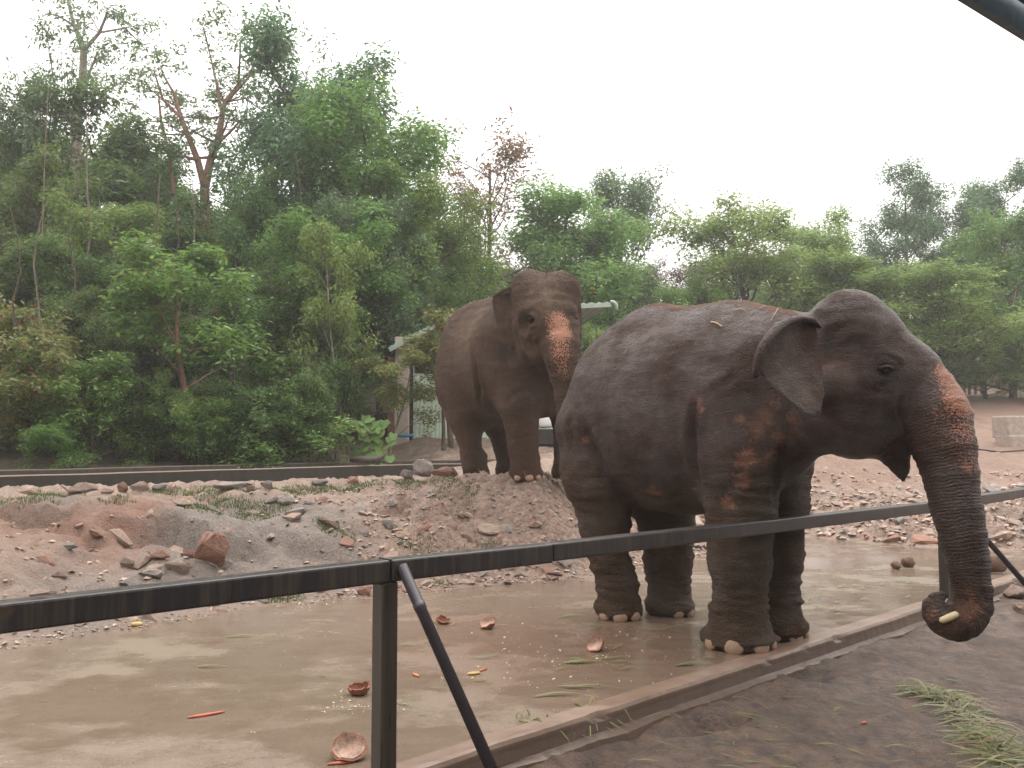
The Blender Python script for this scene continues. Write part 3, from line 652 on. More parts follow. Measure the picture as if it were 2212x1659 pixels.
# ---------- the front elephant (near the rail, head turned to the right, trunk over the rail)
def elephant_one():
    f = Field((0.05, 4.95, -0.03), (3.35, 8.35, 2.75), 0.0165)
    yaw = math.atan2(-0.81, 0.59)
    def B(a, l, z):                 # body frame: a forward, l to the animal's left, origin at mid body
        o = (1.44, 6.92); return (o[0] + a * 0.59 + l * 0.81, o[1] - a * 0.81 + l * 0.59, z)
    # barrel
    f.ell(B(-0.45, 0, 1.75), (0.64, 0.62, 0.78), yaw, 0.2)
    f.ell(B(0.02, 0, 1.68), (0.80, 0.68, 0.80), yaw, 0.25)
    f.ell(B(0.50, 0, 1.76), (0.62, 0.52, 0.74), yaw, 0.25)
    f.cone(B(-0.74, 0, 2.10), B(-0.34, 0, 2.30), 0.22, 0.22, 0.25); f.cone(B(-0.34, 0, 2.30), B(0.50, 0, 2.24), 0.22, 0.20, 0.25)     # spine
    f.ell(B(-0.78, 0, 1.68), (0.33, 0.50, 0.66), yaw, 0.25)           # rump
    # legs (feet from where they stand)
    FN, FF, HN, HF = (1.63, 6.27), (2.00, 6.60), (0.90, 7.26), (1.345, 7.42)
    hn = [((0.72, 7.30, 1.55), 0.36), ((0.745, 7.24, 1.15), 0.285), ((0.78, 7.24, 0.78), 0.195), ((0.82, 7.26, 0.48), 0.150), ((0.88, 7.26, 0.28), 0.16)]
    hf = [((1.28, 7.62, 1.45), 0.34), ((1.30, 7.50, 1.05), 0.30), ((1.34, 7.45, 0.70), 0.21), ((1.34, 7.43, 0.42), 0.17), ((1.345, 7.42, 0.30), 0.17)]
    fn = [((1.62, 6.30, 1.75), 0.33), ((1.64, 6.24, 1.35), 0.285), ((1.65, 6.25, 0.95), 0.235), ((1.65, 6.26, 0.62), 0.20), ((1.64, 6.27, 0.36), 0.175)]
    ff = [((1.97, 6.62, 1.70), 0.30), ((2.03, 6.64, 1.30), 0.26), ((2.03, 6.64, 0.95), 0.225), ((2.02, 6.62, 0.60), 0.185), ((2.00, 6.60, 0.36), 0.17)]
    for ch in (hn, hf, fn, ff): f.chain(ch, 0.12)
    for c, ch, r in ((FN, fn, 0.248), (FF, ff, 0.225), (HN, hn, 0.19), (HF, hf, 0.205)):
        foot(f, c, 0.0, ch[-1][0], ch[-1][1], r)
    # neck
    f.cone(W(1690, 790, 6.15), W(1800, 800, 5.85), 0.40, 0.36, 0.2)
    f.cone(W(1700, 900, 6.2), W(1800, 880, 5.85), 0.32, 0.27, 0.2)
    # skull
    Y = 5.72
    f.ell(W(1836, 722, Y), (0.29, 0.27, 0.29), 0, 0.10)
    f.ell(W(1828, 700, Y - 0.11), (0.20, 0.15, 0.22), 0, 0.08); f.ell(W(1828, 700, Y + 0.13), (0.20, 0.15, 0.22), 0, 0.08)
    f.ell(W(1893, 765, Y), (0.23, 0.25, 0.25), 0, 0.12)
    f.ell(W(1850, 850, Y), (0.34, 0.30, 0.33), 0, 0.12)
    f.ell(W(1822, 905, Y), (0.24, 0.27, 0.21), 0, 0.12)               # cheek
    f.cone(W(1850, 915, Y), W(1915, 930, Y), 0.215, 0.17, 0.10)
    f.ell(W(1962, 815, Y - 0.03), (0.22, 0.22, 0.24), 0, 0.12)             # trunk base bulge
    f.ell(W(1908, 782, Y - 0.215), (0.13, 0.075, 0.075), 0, 0.06)       # brow ridge
    f.ell(W(1908, 782, Y + 0.215), (0.13, 0.075, 0.075), 0, 0.06)
    f.ell(W(1866, 768, Y - 0.34), (0.10, 0.075, 0.09), 0, 0.08, sub=True)  # hollow of the temple
    f.ell(W(1912, 799, Y - 0.325), (0.050, 0.045, 0.028), 0, 0.03, sub=True) # eye socket
    f.ell(W(1912, 799, Y + 0.325), (0.050, 0.045, 0.028), 0, 0.03, sub=True)
    f.ell(W(1800, 833, Y - 0.24), (0.14, 0.10, 0.13), 0, 0.08)        # jaw muscle below the ear
    # mouth: lower lip, pointed
    f.chain([(W(1900, 935, Y), 0.15), (W(1930, 972, Y), 0.10), (W(1946, 1010, Y), 0.050), (W(1952, 1038, Y), 0.016)], 0.05)
    # trunk
    T = [(1990, 850, 72, 5.66), (2020, 905, 71, 5.58), (2038, 965, 62, 5.50), (2054, 1030, 54, 5.44), (2067, 1100, 49, 5.40), (2080, 1165, 44, 5.36), (2092, 1220, 41, 5.33), (2099, 1270, 39, 5.30),
         (2098, 1305, 40, 5.28), (2086, 1330, 43, 5.26), (2064, 1343, 41, 5.24), (2042, 1341, 36, 5.22), (2024, 1325, 25, 5.20), (2016, 1307, 17, 5.20), (2022, 1294, 12, 5.20), (2034, 1286, 8, 5.20), (2045, 1284, 5, 5.20)]
    tr = [(W(u, v, y), px(r, y)) for u, v, r, y in T]
    f.chain(tr, 0.022)
    f.cone(W(2016, 1318, 5.2), W(2038, 1312, 5.16), 0.035, 0.014, 0.02)           # second lip of the tip
    f.clip_floor(0.004)
    V, Q = f.skin(); me = mesh('body', V, Q, True); N = normals(me)
    legw = np.clip(1.35 - V[:, 2], 0, 1)
    leg = np.clip((1.45 - V[:, 2]) / 0.5, 0, 1) * (np.array(V[:, 1]) > 5.75)
    arc, dist = near_chain(V, [t[0] for t in tr[:15]])
    rw = np.clip((0.26 - dist) * 20, 0, 1) * np.clip((arc - 0.05) * 5, 0, 1)
    nrm = fnoise(V, 2.3, 2) * 0.016 + fnoise(V, (6, 6, 16), 3) * 0.011 * (0.6 + leg)
    ankle = np.clip(1 - np.abs(V[:, 2] - 0.30) / 0.16, 0, 1) * leg
    nrm += ankle * np.sin(V[:, 2] * 95 + fnoise(V, 5, 1) * 2.5) * 0.006
    nrm *= np.where(V[:, 2] < 0.03, 0, 1)
    nrm += rw * np.sin(arc * 120) * 0.0022
    surf = surface_of(V, Q)
    nrm += creases(V, surf, CR1)
    displace(me, V, N, lambda _: nrm)
    set_attr(me, 'leg', leg); set_attr(me, 'ring_s', arc); set_attr(me, 'ring_w', rw)
    pb = [(surf(u, v) or W(u, v, y), r * 1.22) for u, v, y, r in ((1508, 868, 6.1, .05), (1517, 885, 6.1, .03), (1655, 900, 5.95, .10), (1640, 925, 5.9, .11), (1600, 905, 5.9, .05), (1685, 940, 5.95, .09),
          (1715, 905, 5.9, .07), (1722, 930, 5.9, .06), (1615, 990, 5.95, .10), (1600, 1000, 5.95, .08), (1604, 1030, 5.95, .08), (1600, 1045, 5.95, .06), (1572, 1085, 6.0, .07), (1660, 985, 5.95, .08), (1670, 870, 5.95, .06),
          (1415, 1065, 6.35, .10), (1265, 950, 7.0, .05), (2085, 1010, 5.3, .05), (2090, 1320, 5.2, .13), (2050, 1360, 5.15, .12), (2015, 1330, 5.2, .08))]
    set_attr(me, 'pink', blobs(V, pb) * 0.95)
    sb = [(W(2050, 830, 5.5), 0.15), (W(2066, 865, 5.45), 0.16), (W(2035, 805, 5.5), 0.08)]
    set_attr(me, 'pale', np.clip(blobs(V, [(surf(u, v), r) for u, v, r in ((1810, 800, .10), (1840, 760, .07), (1870, 690, .10), (1905, 700, .08), (1960, 760, .10), (1830, 960, .12), (1900, 905, .08), (1300, 760, .15), (1400, 720, .2), (1560, 700, .2), (1700, 700, .15)) if surf(u, v)]) * .6, 0, 1))
    s2 = [(W(2065, 930, 5.4), 0.20), (W(2030, 900, 5.4), 0.19), (W(2080, 1000, 5.4), 0.17)]
    ox = np.clip((V[:, 0] - 2.54) * 4, 0, 1)
    set_attr(me, 'speck', np.maximum(blobs(V, sb) * 1.0, blobs(V, s2) * 0.42) * ox)
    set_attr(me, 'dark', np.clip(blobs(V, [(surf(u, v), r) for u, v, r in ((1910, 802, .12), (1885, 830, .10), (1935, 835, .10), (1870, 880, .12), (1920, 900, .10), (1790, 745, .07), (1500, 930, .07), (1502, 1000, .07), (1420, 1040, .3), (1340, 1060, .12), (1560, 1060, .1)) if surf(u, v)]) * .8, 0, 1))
    ridge = np.clip((N[:, 2] - 0.62) * 3, 0, 1) * (V[:, 2] > 2.2) * (V[:, 0] < 2.0)
    rump = np.clip((N[:, 2] - 0.35) * 2, 0, 1) * (V[:, 2] > 1.9) * np.clip((1.15 - V[:, 0]) * 2.2, 0, 1)
    set_attr(me, 'dirt', np.clip(np.maximum(ridge, rump), 0, 1))
    root = empty('elephant', (1.44, 6.9, 0))
    tag(root, 'large wet dark elephant behind the rail with its trunk hanging over it', 'elephant', 'elephants in the enclosure')
    inv = Matrix.Translation((-1.44, -6.9, 0))
    def child(name, me, m):
        me.transform(inv); return link(name, me, m, root)
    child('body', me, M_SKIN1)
    o = (-1.44, -6.9)
    def rel(p): return (p[0] + o[0], p[1] + o[1])
    nails(root, rel(FN), 0.235, 0.0, (-158, -112, -64, -26), 0.074, 0.062)
    nails(root, rel(FF), 0.212, 0.0, (-112, -66, -24), 0.068, 0.056)
    nails(root, rel(HN), 0.178, 0.0, (-142, -96, -52), 0.060, 0.048)
    nails(root, rel(HF), 0.192, 0.0, (-78, -40, 2), 0.055, 0.046)
    # ear facing the camera
    out = [(1756, 697, 5.40), (1730, 697, 5.33), (1700, 702, 5.26), (1672, 720, 5.20), (1650, 752, 5.16), (1642, 790, 5.15), (1652, 822, 5.15), (1676, 842, 5.15), (1704, 868, 5.16), (1732, 890, 5.17),
           (1754, 899, 5.19), (1771, 890, 5.22), (1779, 860, 5.27), (1778, 815, 5.33), (1774, 775, 5.37), (1766, 730, 5.40)]
    me = ear_mesh('ear', [W(*p) for p in out], W(1712, 790, 5.24), nrm=(-0.25, -1, 0), bulge=-0.03)
    ear_attrs(me, 0.1); vv = np.array([v.co[:] for v in me.vertices]); set_attr2(me, 'pale', np.clip(blobs(vv, [(W(1712, 800, 5.2), .20), (W(1750, 850, 5.2), .18), (W(1715, 735, 5.25), .13)]), 0, 1)); child('ear', me, M_SKIN1)
    rimp = [(1770, 705, 5.40), (1753, 692, 5.35), (1728, 688, 5.28), (1704, 694, 5.21), (1680, 708, 5.15), (1660, 730, 5.11), (1645, 757, 5.08), (1637, 785, 5.07), (1632, 806, 5.07), (1631, 816, 5.08)]
    v, q = tube_data([W(*p) for p in rimp], [.012, .022, .024, .026, .028, .030, .030, .028, .024, .010], 12)
    v = [p + Vector((noise.noise(p * 30), noise.noise(p * 31 + Vector((5, 0, 0))), noise.noise(p * 29))) * 0.008 for p in v]
    me = mesh('ear_fold', v, q, True); ear_attrs(me, 0.35); child('ear_fold', me, M_SKIN1)
    # far ear
    out2 = [(p[0], p[1], 2 * 5.72 - p[2]) for p in out]
    me = ear_mesh('ear', [W(*p) for p in out2], W(1712, 790, 6.14), nrm=(-0.25, 1, 0), bulge=-0.03)
    ear_attrs(me); child('ear', me, M_SKIN1)
    for s in (-1, 1):
        p = W(1912, 799, Y + s * 0.275)
        link('eye', EYE_ME, None, root, (p.x + o[0], p.y + o[1], p.z), None, (0.03, 0.03, 0.024))
        lid = []
        for j in range(9):
            a = math.pi * (j / 8); q_ = p + Vector((-math.cos(a) * 0.042, s * (0.012 + 0.018 * math.sin(a)), 0.018 * math.sin(a) + 0.004)); lid.append(q_)
        v, qd = tube_data(lid, [0.004] + [0.011] * 7 + [0.004], 8); me = mesh('eyelid', v, qd, True); ear_attrs(me); child('eyelid', me, M_SKIN1)
    # tail
    tl = [B(-1.02, -0.02, 1.95), B(-1.12, -0.05, 1.7), B(-1.13, -0.06, 1.35), B(-1.10, -0.06, 1.0), B(-1.09, -0.05, 0.75)]
    v, q = tube_data(tl, [.06, .042, .032, .024, .018], 10); me = mesh('tail', v, q, True); ear_attrs(me); child('tail', me, M_SKIN1)
    return root
EYE_ME = sphere_mesh('eye'); EYE_ME.materials.append(M_EYE)

# ---------- the elephant on the mound, facing the camera
def elephant_two():
    f = Field((-1.25, 9.15, 0.85), (1.25, 12.5, 3.75), 0.0175)
    yaw = math.atan2(-0.78, 0.62); z0 = 0.985
    def e(u, v, y, rx, ry, rz, k=0.15, yw=0.0, **kw): f.ell(W(u, v, y), (px(rx, y), px(ry, y), px(rz, y)), yw, k, **kw)
    e(1030, 795, 11.35, 95, 80, 128, 0.2, yaw)
    e(1058, 778, 10.95, 115, 84, 122, 0.25, yaw)
    e(1105, 785, 10.55, 85, 74, 112, 0.25, yaw)
    e(1020, 830, 11.4, 80, 66, 100, 0.2, yaw)
    f.cone(W(1010, 715, 11.4), W(1100, 672, 10.6), 0.24, 0.22, 0.25)
    f.cone(W(1105, 730, 10.45), W(1160, 710, 10.15), 0.42, 0.36, 0.2)
    f.cone(W(1130, 800, 10.4), W(1165, 770, 10.15), 0.33, 0.24, 0.2)       # throat, chest
    f.ell(W(1170, 830, 10.55), (0.33, 0.33, 0.42), 0, 0.2)
    ch = {
        'fn': [(W(1112, 800, 10.33), .30), (W(1120, 870, 10.3), .245), (W(1127, 920, 10.33), .185), (W(1130, 965, 10.38), .155), (W(1133, 1000, 10.42), .158)],
        'ff': [(W(1222, 810, 10.75), .26), (W(1226, 890, 10.75), .20), (W(1228, 960, 10.75), .155), (W(1228, 1000, 10.75), .155)],
        'hn': [(W(1008, 850, 11.35), .33), (W(1006, 900, 11.25), .22), (W(1013, 945, 11.2), .135), (W(1018, 985, 11.2), .125), (W(1022, 1005, 11.2), .13)],
        'hf': [(W(1070, 850, 11.75), .30), (W(1078, 910, 11.7), .21), (W(1092, 960, 11.6), .15), (W(1098, 1000, 11.6), .135)]}
    for c in ch.values(): f.chain(c, 0.12)
    FN, FF, HN, HF = (0.165, 10.5), (0.70, 10.8), (-0.47, 11.3), (-0.06, 11.6)
    foot(f, FN, z0, ch['fn'][-1][0], .158, .205); foot(f, FF, z0, ch['ff'][-1][0], .155, .20)
    foot(f, HN, z0 - .02, ch['hn'][-1][0], .13, .165); foot(f, HF, z0, ch['hf'][-1][0], .135, .155)
    # head
    Y = 9.95
    e(1176, 672, Y, 70, 72, 80, 0.1)
    e(1146, 632, Y + .08, 46, 55, 50, 0.08); e(1208, 634, Y + .08, 46, 55, 50, 0.08)
    e(1180, 700, Y - .12, 66, 62, 62, 0.12)
    e(1145, 730, Y, 30, 45, 48, 0.1); e(1222, 725, Y, 28, 45, 45, 0.1)
    e(1140, 672, Y - .24, 22, 26, 16, 0.06); e(1228, 672, Y - .24, 20, 26, 16, 0.06)     # brows
    e(1128, 700, Y - .36, 14, 26, 22, 0.06, sub=True)
    e(1148, 691, Y - .345, 10, 12, 7, 0.03, sub=True); e(1240, 691, Y - .30, 8, 12, 7, 0.03, sub=True)
    f.ell(W(1160, 765, Y), (.19, .22, .16), 0, 0.1)
    T = [(1208, 715, 43, 9.72), (1211, 745, 39, 9.64), (1213, 775, 34, 9.62), (1218, 810, 30, 9.62), (1224, 850, 26, 9.64), (1228, 900, 23, 9.66), (1230, 950, 20, 9.68), (1228, 990, 17, 9.66), (1222, 1012, 14, 9.60)]
    tr = [(W(u, v, y), px(r, y)) for u, v, r, y in T]; f.chain(tr, 0.07)
    f.chain([(W(1168, 770, 9.9), .15), (W(1180, 800, 9.86), .08), (W(1184, 812, 9.86), .03)], 0.05)
    f.clip_floor(z0 + 0.002)
    V, Q = f.skin(); me = mesh('body', V, Q, True); N = normals(me)
    leg = np.clip((1.95 - V[:, 2]) / 0.6, 0, 1)
    arc, dist = near_chain(V, [t[0] for t in tr]); rw = np.clip((0.24 - dist) * 20, 0, 1) * np.clip((arc - 0.05) * 5, 0, 1)
    nrm = fnoise(V, 2.6, 2) * 0.016 + fnoise(V, (6, 6, 15), 3) * 0.008
    nrm *= np.where(V[:, 2] < z0 + .03, 0, 1); nrm += rw * np.sin(arc * 110) * 0.003
    surf = surface_of(V, Q)
    nrm += creases(V, surf, CR2)
    displace(me, V, N, lambda _: nrm)
    set_attr(me, 'leg', leg); set_attr(me, 'ring_s', arc); set_attr(me, 'ring_w', rw)
    set_attr(me, 'dark', np.clip(blobs(V, [(surf(u, v), r) for u, v, r in ((1148, 690, .10), (1095, 700, .14), (1085, 760, .12), (1165, 800, .2), (1060, 880, .2), (1120, 600, .1)) if surf(u, v)]) * .65, 0, 1))
    set_attr(me, 'pale', blobs(V, [(surf(u, v), r) for u, v, r in ((1150, 760, .12), (1180, 640, .25), (1125, 745, .1), (1010, 720, .35)) if surf(u, v)]) * .6)
    set_attr(me, 'pink', blobs(V, [(W(1092, 840, 10.1), .07), (W(1140, 745, 9.7), .06), (W(1136, 1025, 10.3), .14), (W(1030, 1025, 11.1), .12)]) * 0.6)
    sp = np.maximum(blobs(V, [(W(1208, 690, 9.4), .18), (W(1210, 712, 9.4), .17)]) * 1.0, blobs(V, [(W(1212, 750, 9.3), .21), (W(1214, 790, 9.3), .19), (W(1216, 825, 9.3), .16)]) * 0.72)
    set_attr(me, 'speck', sp)
    set_attr(me, 'dirt', np.clip((N[:, 2] - 0.5) * 2, 0, 1) * (V[:, 1] > 10.3) * (V[:, 2] > 2.4) * .8)
    O = (-0.05, 11.0, z0)
    root = empty('elephant', O)
    tag(root, 'brown elephant with an orange speckled forehead facing us from the mound', 'elephant', 'elephants in the enclosure')
    inv = Matrix.Translation((-O[0], -O[1], -O[2]))
    def child(name, me, m): me.transform(inv); return link(name, me, m, root)
    child('body', me, M_SKIN2)
    rel = lambda p: (p[0] - O[0], p[1] - O[1])
    nails(root, rel(FN), .195, 0.0, (-120, -78, -40), .052, .045); nails(root, rel(HN), .155, -.02, (-125, -82, -42), .045, .04)
    nails(root, rel(FF), .19, 0.0, (-110, -70, -30), .05, .045)
    out = [(1108, 632, 9.98), (1094, 630, 9.98), (1072, 640, 10.0), (1064, 655, 10.02), (1070, 690, 10.05), (1078, 720, 10.05), (1090, 745, 10.05), (1102, 756, 10.0), (1112, 742, 9.95), (1114, 705, 9.92), (1110, 665, 9.93)]
    me = ear_mesh('ear', [W(*p) for p in out], W(1092, 690, 9.98), nrm=(-0.4, -1, 0), bulge=0.02); ear_attrs(me, 0.15); child('ear', me, M_SKIN2)
    v, q = tube_data([W(*p) for p in ((1112, 634, 9.93), (1100, 622, 9.93), (1086, 627, 9.93), (1074, 636, 9.94), (1064, 644, 9.96))], [.014, .026, .026, .024, .008], 10)
    me = mesh('ear_fold', v, q, True); ear_attrs(me); child('ear_fold', me, M_SKIN2)
    out = [(1249, 632, 10.1), (1254, 650, 10.15), (1256, 690, 10.2), (1254, 730, 10.2), (1248, 745, 10.2), (1240, 720, 10.0), (1240, 665, 10.0)]
    me = ear_mesh('ear', [W(*p) for p in out], W(1249, 690, 10.12), nrm=(0.8, -1, 0), bulge=0.01); ear_attrs(me); child('ear', me, M_SKIN2)
    for u, y in ((1149, Y - .31), (1240, Y - .27)):
        p = W(u, 691, y); link('eye', EYE_ME, None, root, (p.x - O[0], p.y - O[1], p.z - O[2]), None, (.030, .030, .026))
        lid = []
        for j in range(9):
            a = math.pi * j / 8; lid.append(p + Vector((-math.cos(a) * .042, -.014 - .016 * math.sin(a), .020 * math.sin(a) + .004)))
        v, qd = tube_data(lid, [.004] + [.011] * 7 + [.004], 8); me = mesh('eyelid', v, qd, True); ear_attrs(me); child('eyelid', me, M_SKIN2)
    # sparse hair over the crown of the head
    hv = []; hf_ = []; rs = np.random.RandomState(3)
    sel = np.where((V[:, 1] < 10.3) & (V[:, 2] > 2.95) & (N[:, 2] > -0.1))[0]
    for i in rs.choice(sel, min(2600, len(sel)), replace=True):
        p = Vector(V[i]) + Vector(rs.normal(0, .01, 3)); n_ = Vector(N[i]); t = (n_ + Vector(rs.normal(0, .35, 3))).normalized()
        s_ = n_.cross(Vector((0, 1, 0.1))).normalized() * 0.0011; L = rs.uniform(.03, .075)
        b = len(hv); hv += [p - s_, p + s_, p + t * L + Vector((0, 0, -.006))]; hf_.append((b, b + 1, b + 2))
    me = mesh('hair', hv, hf_); h = child('hair', me, M_HAIR); h['kind'] = 'stuff'
    return root
M_HAIR = simple('hair', (0.10, 0.06, 0.04), 0.6)
e1 = elephant_one()
M_STRAW = simple('straw', (.36, .25, .15), .7)
def straws():
    body = [c for c in e1.children if c.name.startswith('body')][0].data; n = len(body.vertices); a = np.empty(n * 3, dtype=np.float32); body.vertices.foreach_get('co', a); V = a.reshape(-1, 3).astype(float) + np.array([1.44, 6.9, 0])
    surf = surface_of(V, [tuple(p.vertices) for p in body.polygons])
    for pts, r, lab in ([((1535, 697), (1548, 700), (1560, 708)), .007, 'pale leaf scrap in the middle of the wet elephant back'], [((1690, 655), (1680, 668), (1672, 682), (1664, 694)), .003, 'long straw hanging near the neck of the wet elephant'], [((1640, 668), (1655, 662)), .003, 'short straw on top of the wet elephant back'],
                        [((1347, 765), (1356, 752)), .003, 'tiny straw on the flank of the wet elephant'], [((1215, 862), (1222, 845), (1228, 832)), .006, 'whitish streak of dried dirt on the rump of the wet elephant'], [((1585, 672), (1600, 668), (1612, 674)), .003, 'bent straw on the spine of the wet elephant']):
        P = [surf(u, v) for u, v in pts]; P = [p + Vector((0, -.008, .008)) for p in P if p is not None]
        if len(P) > 1:
            v, q = tube_data(P, [r] * len(P), 5); me = mesh('straw', v, q); o = link('straw', me, M_STRAW, None); me.transform(Matrix.Translation(-P[0])); o.location = P[0]; tag(o, lab, 'straw')
straws()
e2 = elephant_two()
# ================================================================== TREES
def leaf_mat(name, cols, yellow=0.04, trans=.42):
    m, nt, b = mat(name); L = nt.links.new; p = geo_pos(nt)
    g = nd(nt, 'ShaderNodeNewGeometry'); oi = nd(nt, 'ShaderNodeObjectInfo')
    r = g.outputs['Random Per Island']; n = noise_n(nt, p, .9, 3)
    c = mixc(nt, ramp(nt, n, .38, .62), cols[0], cols[1]); c = mixc(nt, ramp(nt, r, 0, 1, 0, .75), c, cols[2])
    c = mixc(nt, math_n(nt, 'LESS_THAN', r, yellow), c, cols[3])
    hs = nd(nt, 'ShaderNodeHueSaturation'); L(c, hs.inputs['Color']); L(ramp(nt, oi.outputs['Random'], 0, 1, .475, .52), hs.inputs['Hue']); L(ramp(nt, r, 0, 1, .75, 1.3), hs.inputs['Value']); c = hs.outputs[0]
    L(c, b.inputs['Base Color']); b.inputs['Roughness'].default_value = .42; b.inputs['Specular IOR Level'].default_value = .4
    tr = nd(nt, 'ShaderNodeBsdfTranslucent'); mx = nd(nt, 'ShaderNodeMixShader'); mx.inputs[0].default_value = trans
    hs2 = nd(nt, 'ShaderNodeHueSaturation'); L(c, hs2.inputs['Color']); hs2.inputs['Value'].default_value = 1.6; hs2.inputs['Hue'].default_value = .485; L(hs2.outputs[0], tr.inputs[0])
    L(b.outputs[0], mx.inputs[1]); L(tr.outputs[0], mx.inputs[2]); L(mx.outputs[0], nt.nodes['Material Output'].inputs[0]); return m
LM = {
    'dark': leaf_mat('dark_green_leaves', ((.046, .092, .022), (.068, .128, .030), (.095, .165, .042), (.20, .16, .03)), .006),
    'mid': leaf_mat('green_leaves', ((.078, .150, .030), (.108, .190, .040), (.14, .225, .055), (.26, .20, .04)), .012),
    'light': leaf_mat('light_green_leaves', ((.105, .205, .045), (.14, .25, .062), (.175, .28, .09), (.32, .27, .05)), .03),
    'blue': leaf_mat('bluish_green_leaves', ((.058, .112, .050), (.080, .148, .064), (.105, .18, .08), (.10, .14, .08)), .01),
    'brown': leaf_mat('brownish_leaves', ((.15, .09, .055), (.13, .11, .05), (.19, .11, .08), (.25, .12, .06)), .05),
    'mixed': leaf_mat('turning_leaves', ((.085, .13, .032), (.12, .16, .042), (.15, .17, .05), (.30, .11, .04)), .06)}
def bark_mat(name, a, b_):
    m, nt, b = mat(name); L = nt.links.new; p = coords(nt); mp = nd(nt, 'ShaderNodeMapping'); mp.inputs['Scale'].default_value = (5, 5, 1.6); L(p, mp.inputs[0])
    n = noise_n(nt, mp.outputs[0], 3, 6, .7); c = mixc(nt, ramp(nt, n, .38, .62), a, b_); L(c, b.inputs['Base Color']); b.inputs['Roughness'].default_value = .9; L(bump(nt, n, .5, .03), b.inputs['Normal']); return m
BK = {'pale': bark_mat('pale_bark', (.22, .17, .13), (.11, .085, .065)), 'brown': bark_mat('brown_bark', (.11, .075, .05), (.055, .038, .027)), 'red': bark_mat('reddish_bark', (.26, .13, .085), (.15, .08, .055)), 'speck': bark_mat('speckled_bark', (.36, .32, .27), (.10, .075, .05))}

def leaves(rs, cent, nrm, size, jit=.35, asp=.42):
    """one folded leaf per centre"""
    n = len(cent); d = nrm + rs.normal(0, jit, (n, 3)); d /= np.linalg.norm(d, axis=1)[:, None] + 1e-9
    a = np.cross(d, rs.normal(0, 1, (n, 3))); a /= np.linalg.norm(a, axis=1)[:, None] + 1e-9
    L = size * rs.uniform(.6, 1.25, (n, 1)); up = np.cross(a, d)
    base = cent - a * L * .5; tip = cent + a * L * .5 - up * 0 - np.array([0, 0, 1]) * L * .12
    mid = cent - a * L * .05 + d * L * .07
    s = up * L * asp * .5; V = np.stack([base, mid + s - d * L * .06, tip, mid - s - d * L * .06], 1).reshape(-1, 3)
    return V, np.arange(n * 4).reshape(-1, 4)
def grow(rs, H, first, spread, nlimb, sub, r0, wob=.05, up=.55, fork=False, lean=0.0):
    """trunk, limbs and twigs as tubes; returns verts, faces, twig tips"""
    V, Q, tips = [], [], []
    def tube(P, rad, n):
        v, f = tube_data(P, rad, n, False); b = len(V); V.extend(v); Q.extend([tuple(b + i for i in t) for t in f])
    def path(p, d, L, n, w, upw):
        P = [p]; d = d.normalized()
        for k in range(n):
            d = (d + Vector(rs.normal(0, w, 3)) + Vector((0, 0, upw))).normalized(); P.append(P[-1] + d * (L / n))
        return P
    top = H * (.62 if fork else .88)
    T = path(Vector((0, 0, -.25)), Vector((lean, 0, 1)), top, 9, wob, .08); tube(T, [r0 * (1.25 if k == 0 else 1) * (1 - .72 * k / 9) for k in range(10)], 8)
    def limb(p, d, L, r, lev):
        P = path(p, d, L, 5 if lev < 2 else 3, .16, .06 * up); tube(P, [r * (1 - .75 * k / (len(P) - 1)) for k in range(len(P))], 6 if lev < 1 else 4)
        if lev >= 1: tips.extend(P[-2:] if lev == 1 else P[-1:])
        else: tips.append(P[-1])
        if lev < 2:
            for k in range(sub if lev == 0 else 2):
                q = P[int(rs.randint(max(1, len(P) // 2 - 1), len(P)))]; dd_ = (P[-1] - p).normalized() + Vector(rs.normal(0, .65, 3)) + Vector((0, 0, .15 * up)); limb(q, dd_, L * rs.uniform(.38, .62), r * .45, lev + 1)
    for k in range(nlimb):
        t = first + (1 - first) * ((k + rs.uniform(0, 1)) / nlimb); i = min(8, int(t * 9)); p = T[i].lerp(T[i + 1], t * 9 - i)
        a = k * 2.4 + rs.uniform(-.5, .5); d = Vector((math.cos(a), math.sin(a), up * rs.uniform(.5, 1.6)))
        limb(p, d, spread * rs.uniform(.65, 1.1) * (1.15 - .55 * (t - first) / (1 - first + 1e-6)), r0 * (1 - .6 * t) * .5, 0)
    tips.append(T[-1]); return V, Q, tips
def template(name, seed, H, first, spread, nlimb, sub, r0, nleaf, size, clump, **kw):
    rs = np.random.RandomState(seed); V, Q, tips = grow(rs, H, first, spread, nlimb, sub, r0, **kw); tr = mesh(name + '_trunk', V, Q, True)
    T = np.array([tuple(t) for t in tips]); w = rs.uniform(.3, 1, len(T)); idx = rs.choice(len(T), nleaf, p=w / w.sum())
    off = rs.normal(0, 1, (nleaf, 3)); off /= np.linalg.norm(off, axis=1)[:, None]; rad = rs.uniform(0.15, 1, (nleaf, 1)) ** .5
    C_ = T[idx] + off * rad * np.array([clump, clump, clump * .82]); nr = off * .55 + np.array([0, 0, .85])
    lv, lq = leaves(rs, C_, nr, size); return tr, mesh(name + '_crown', lv, lq)
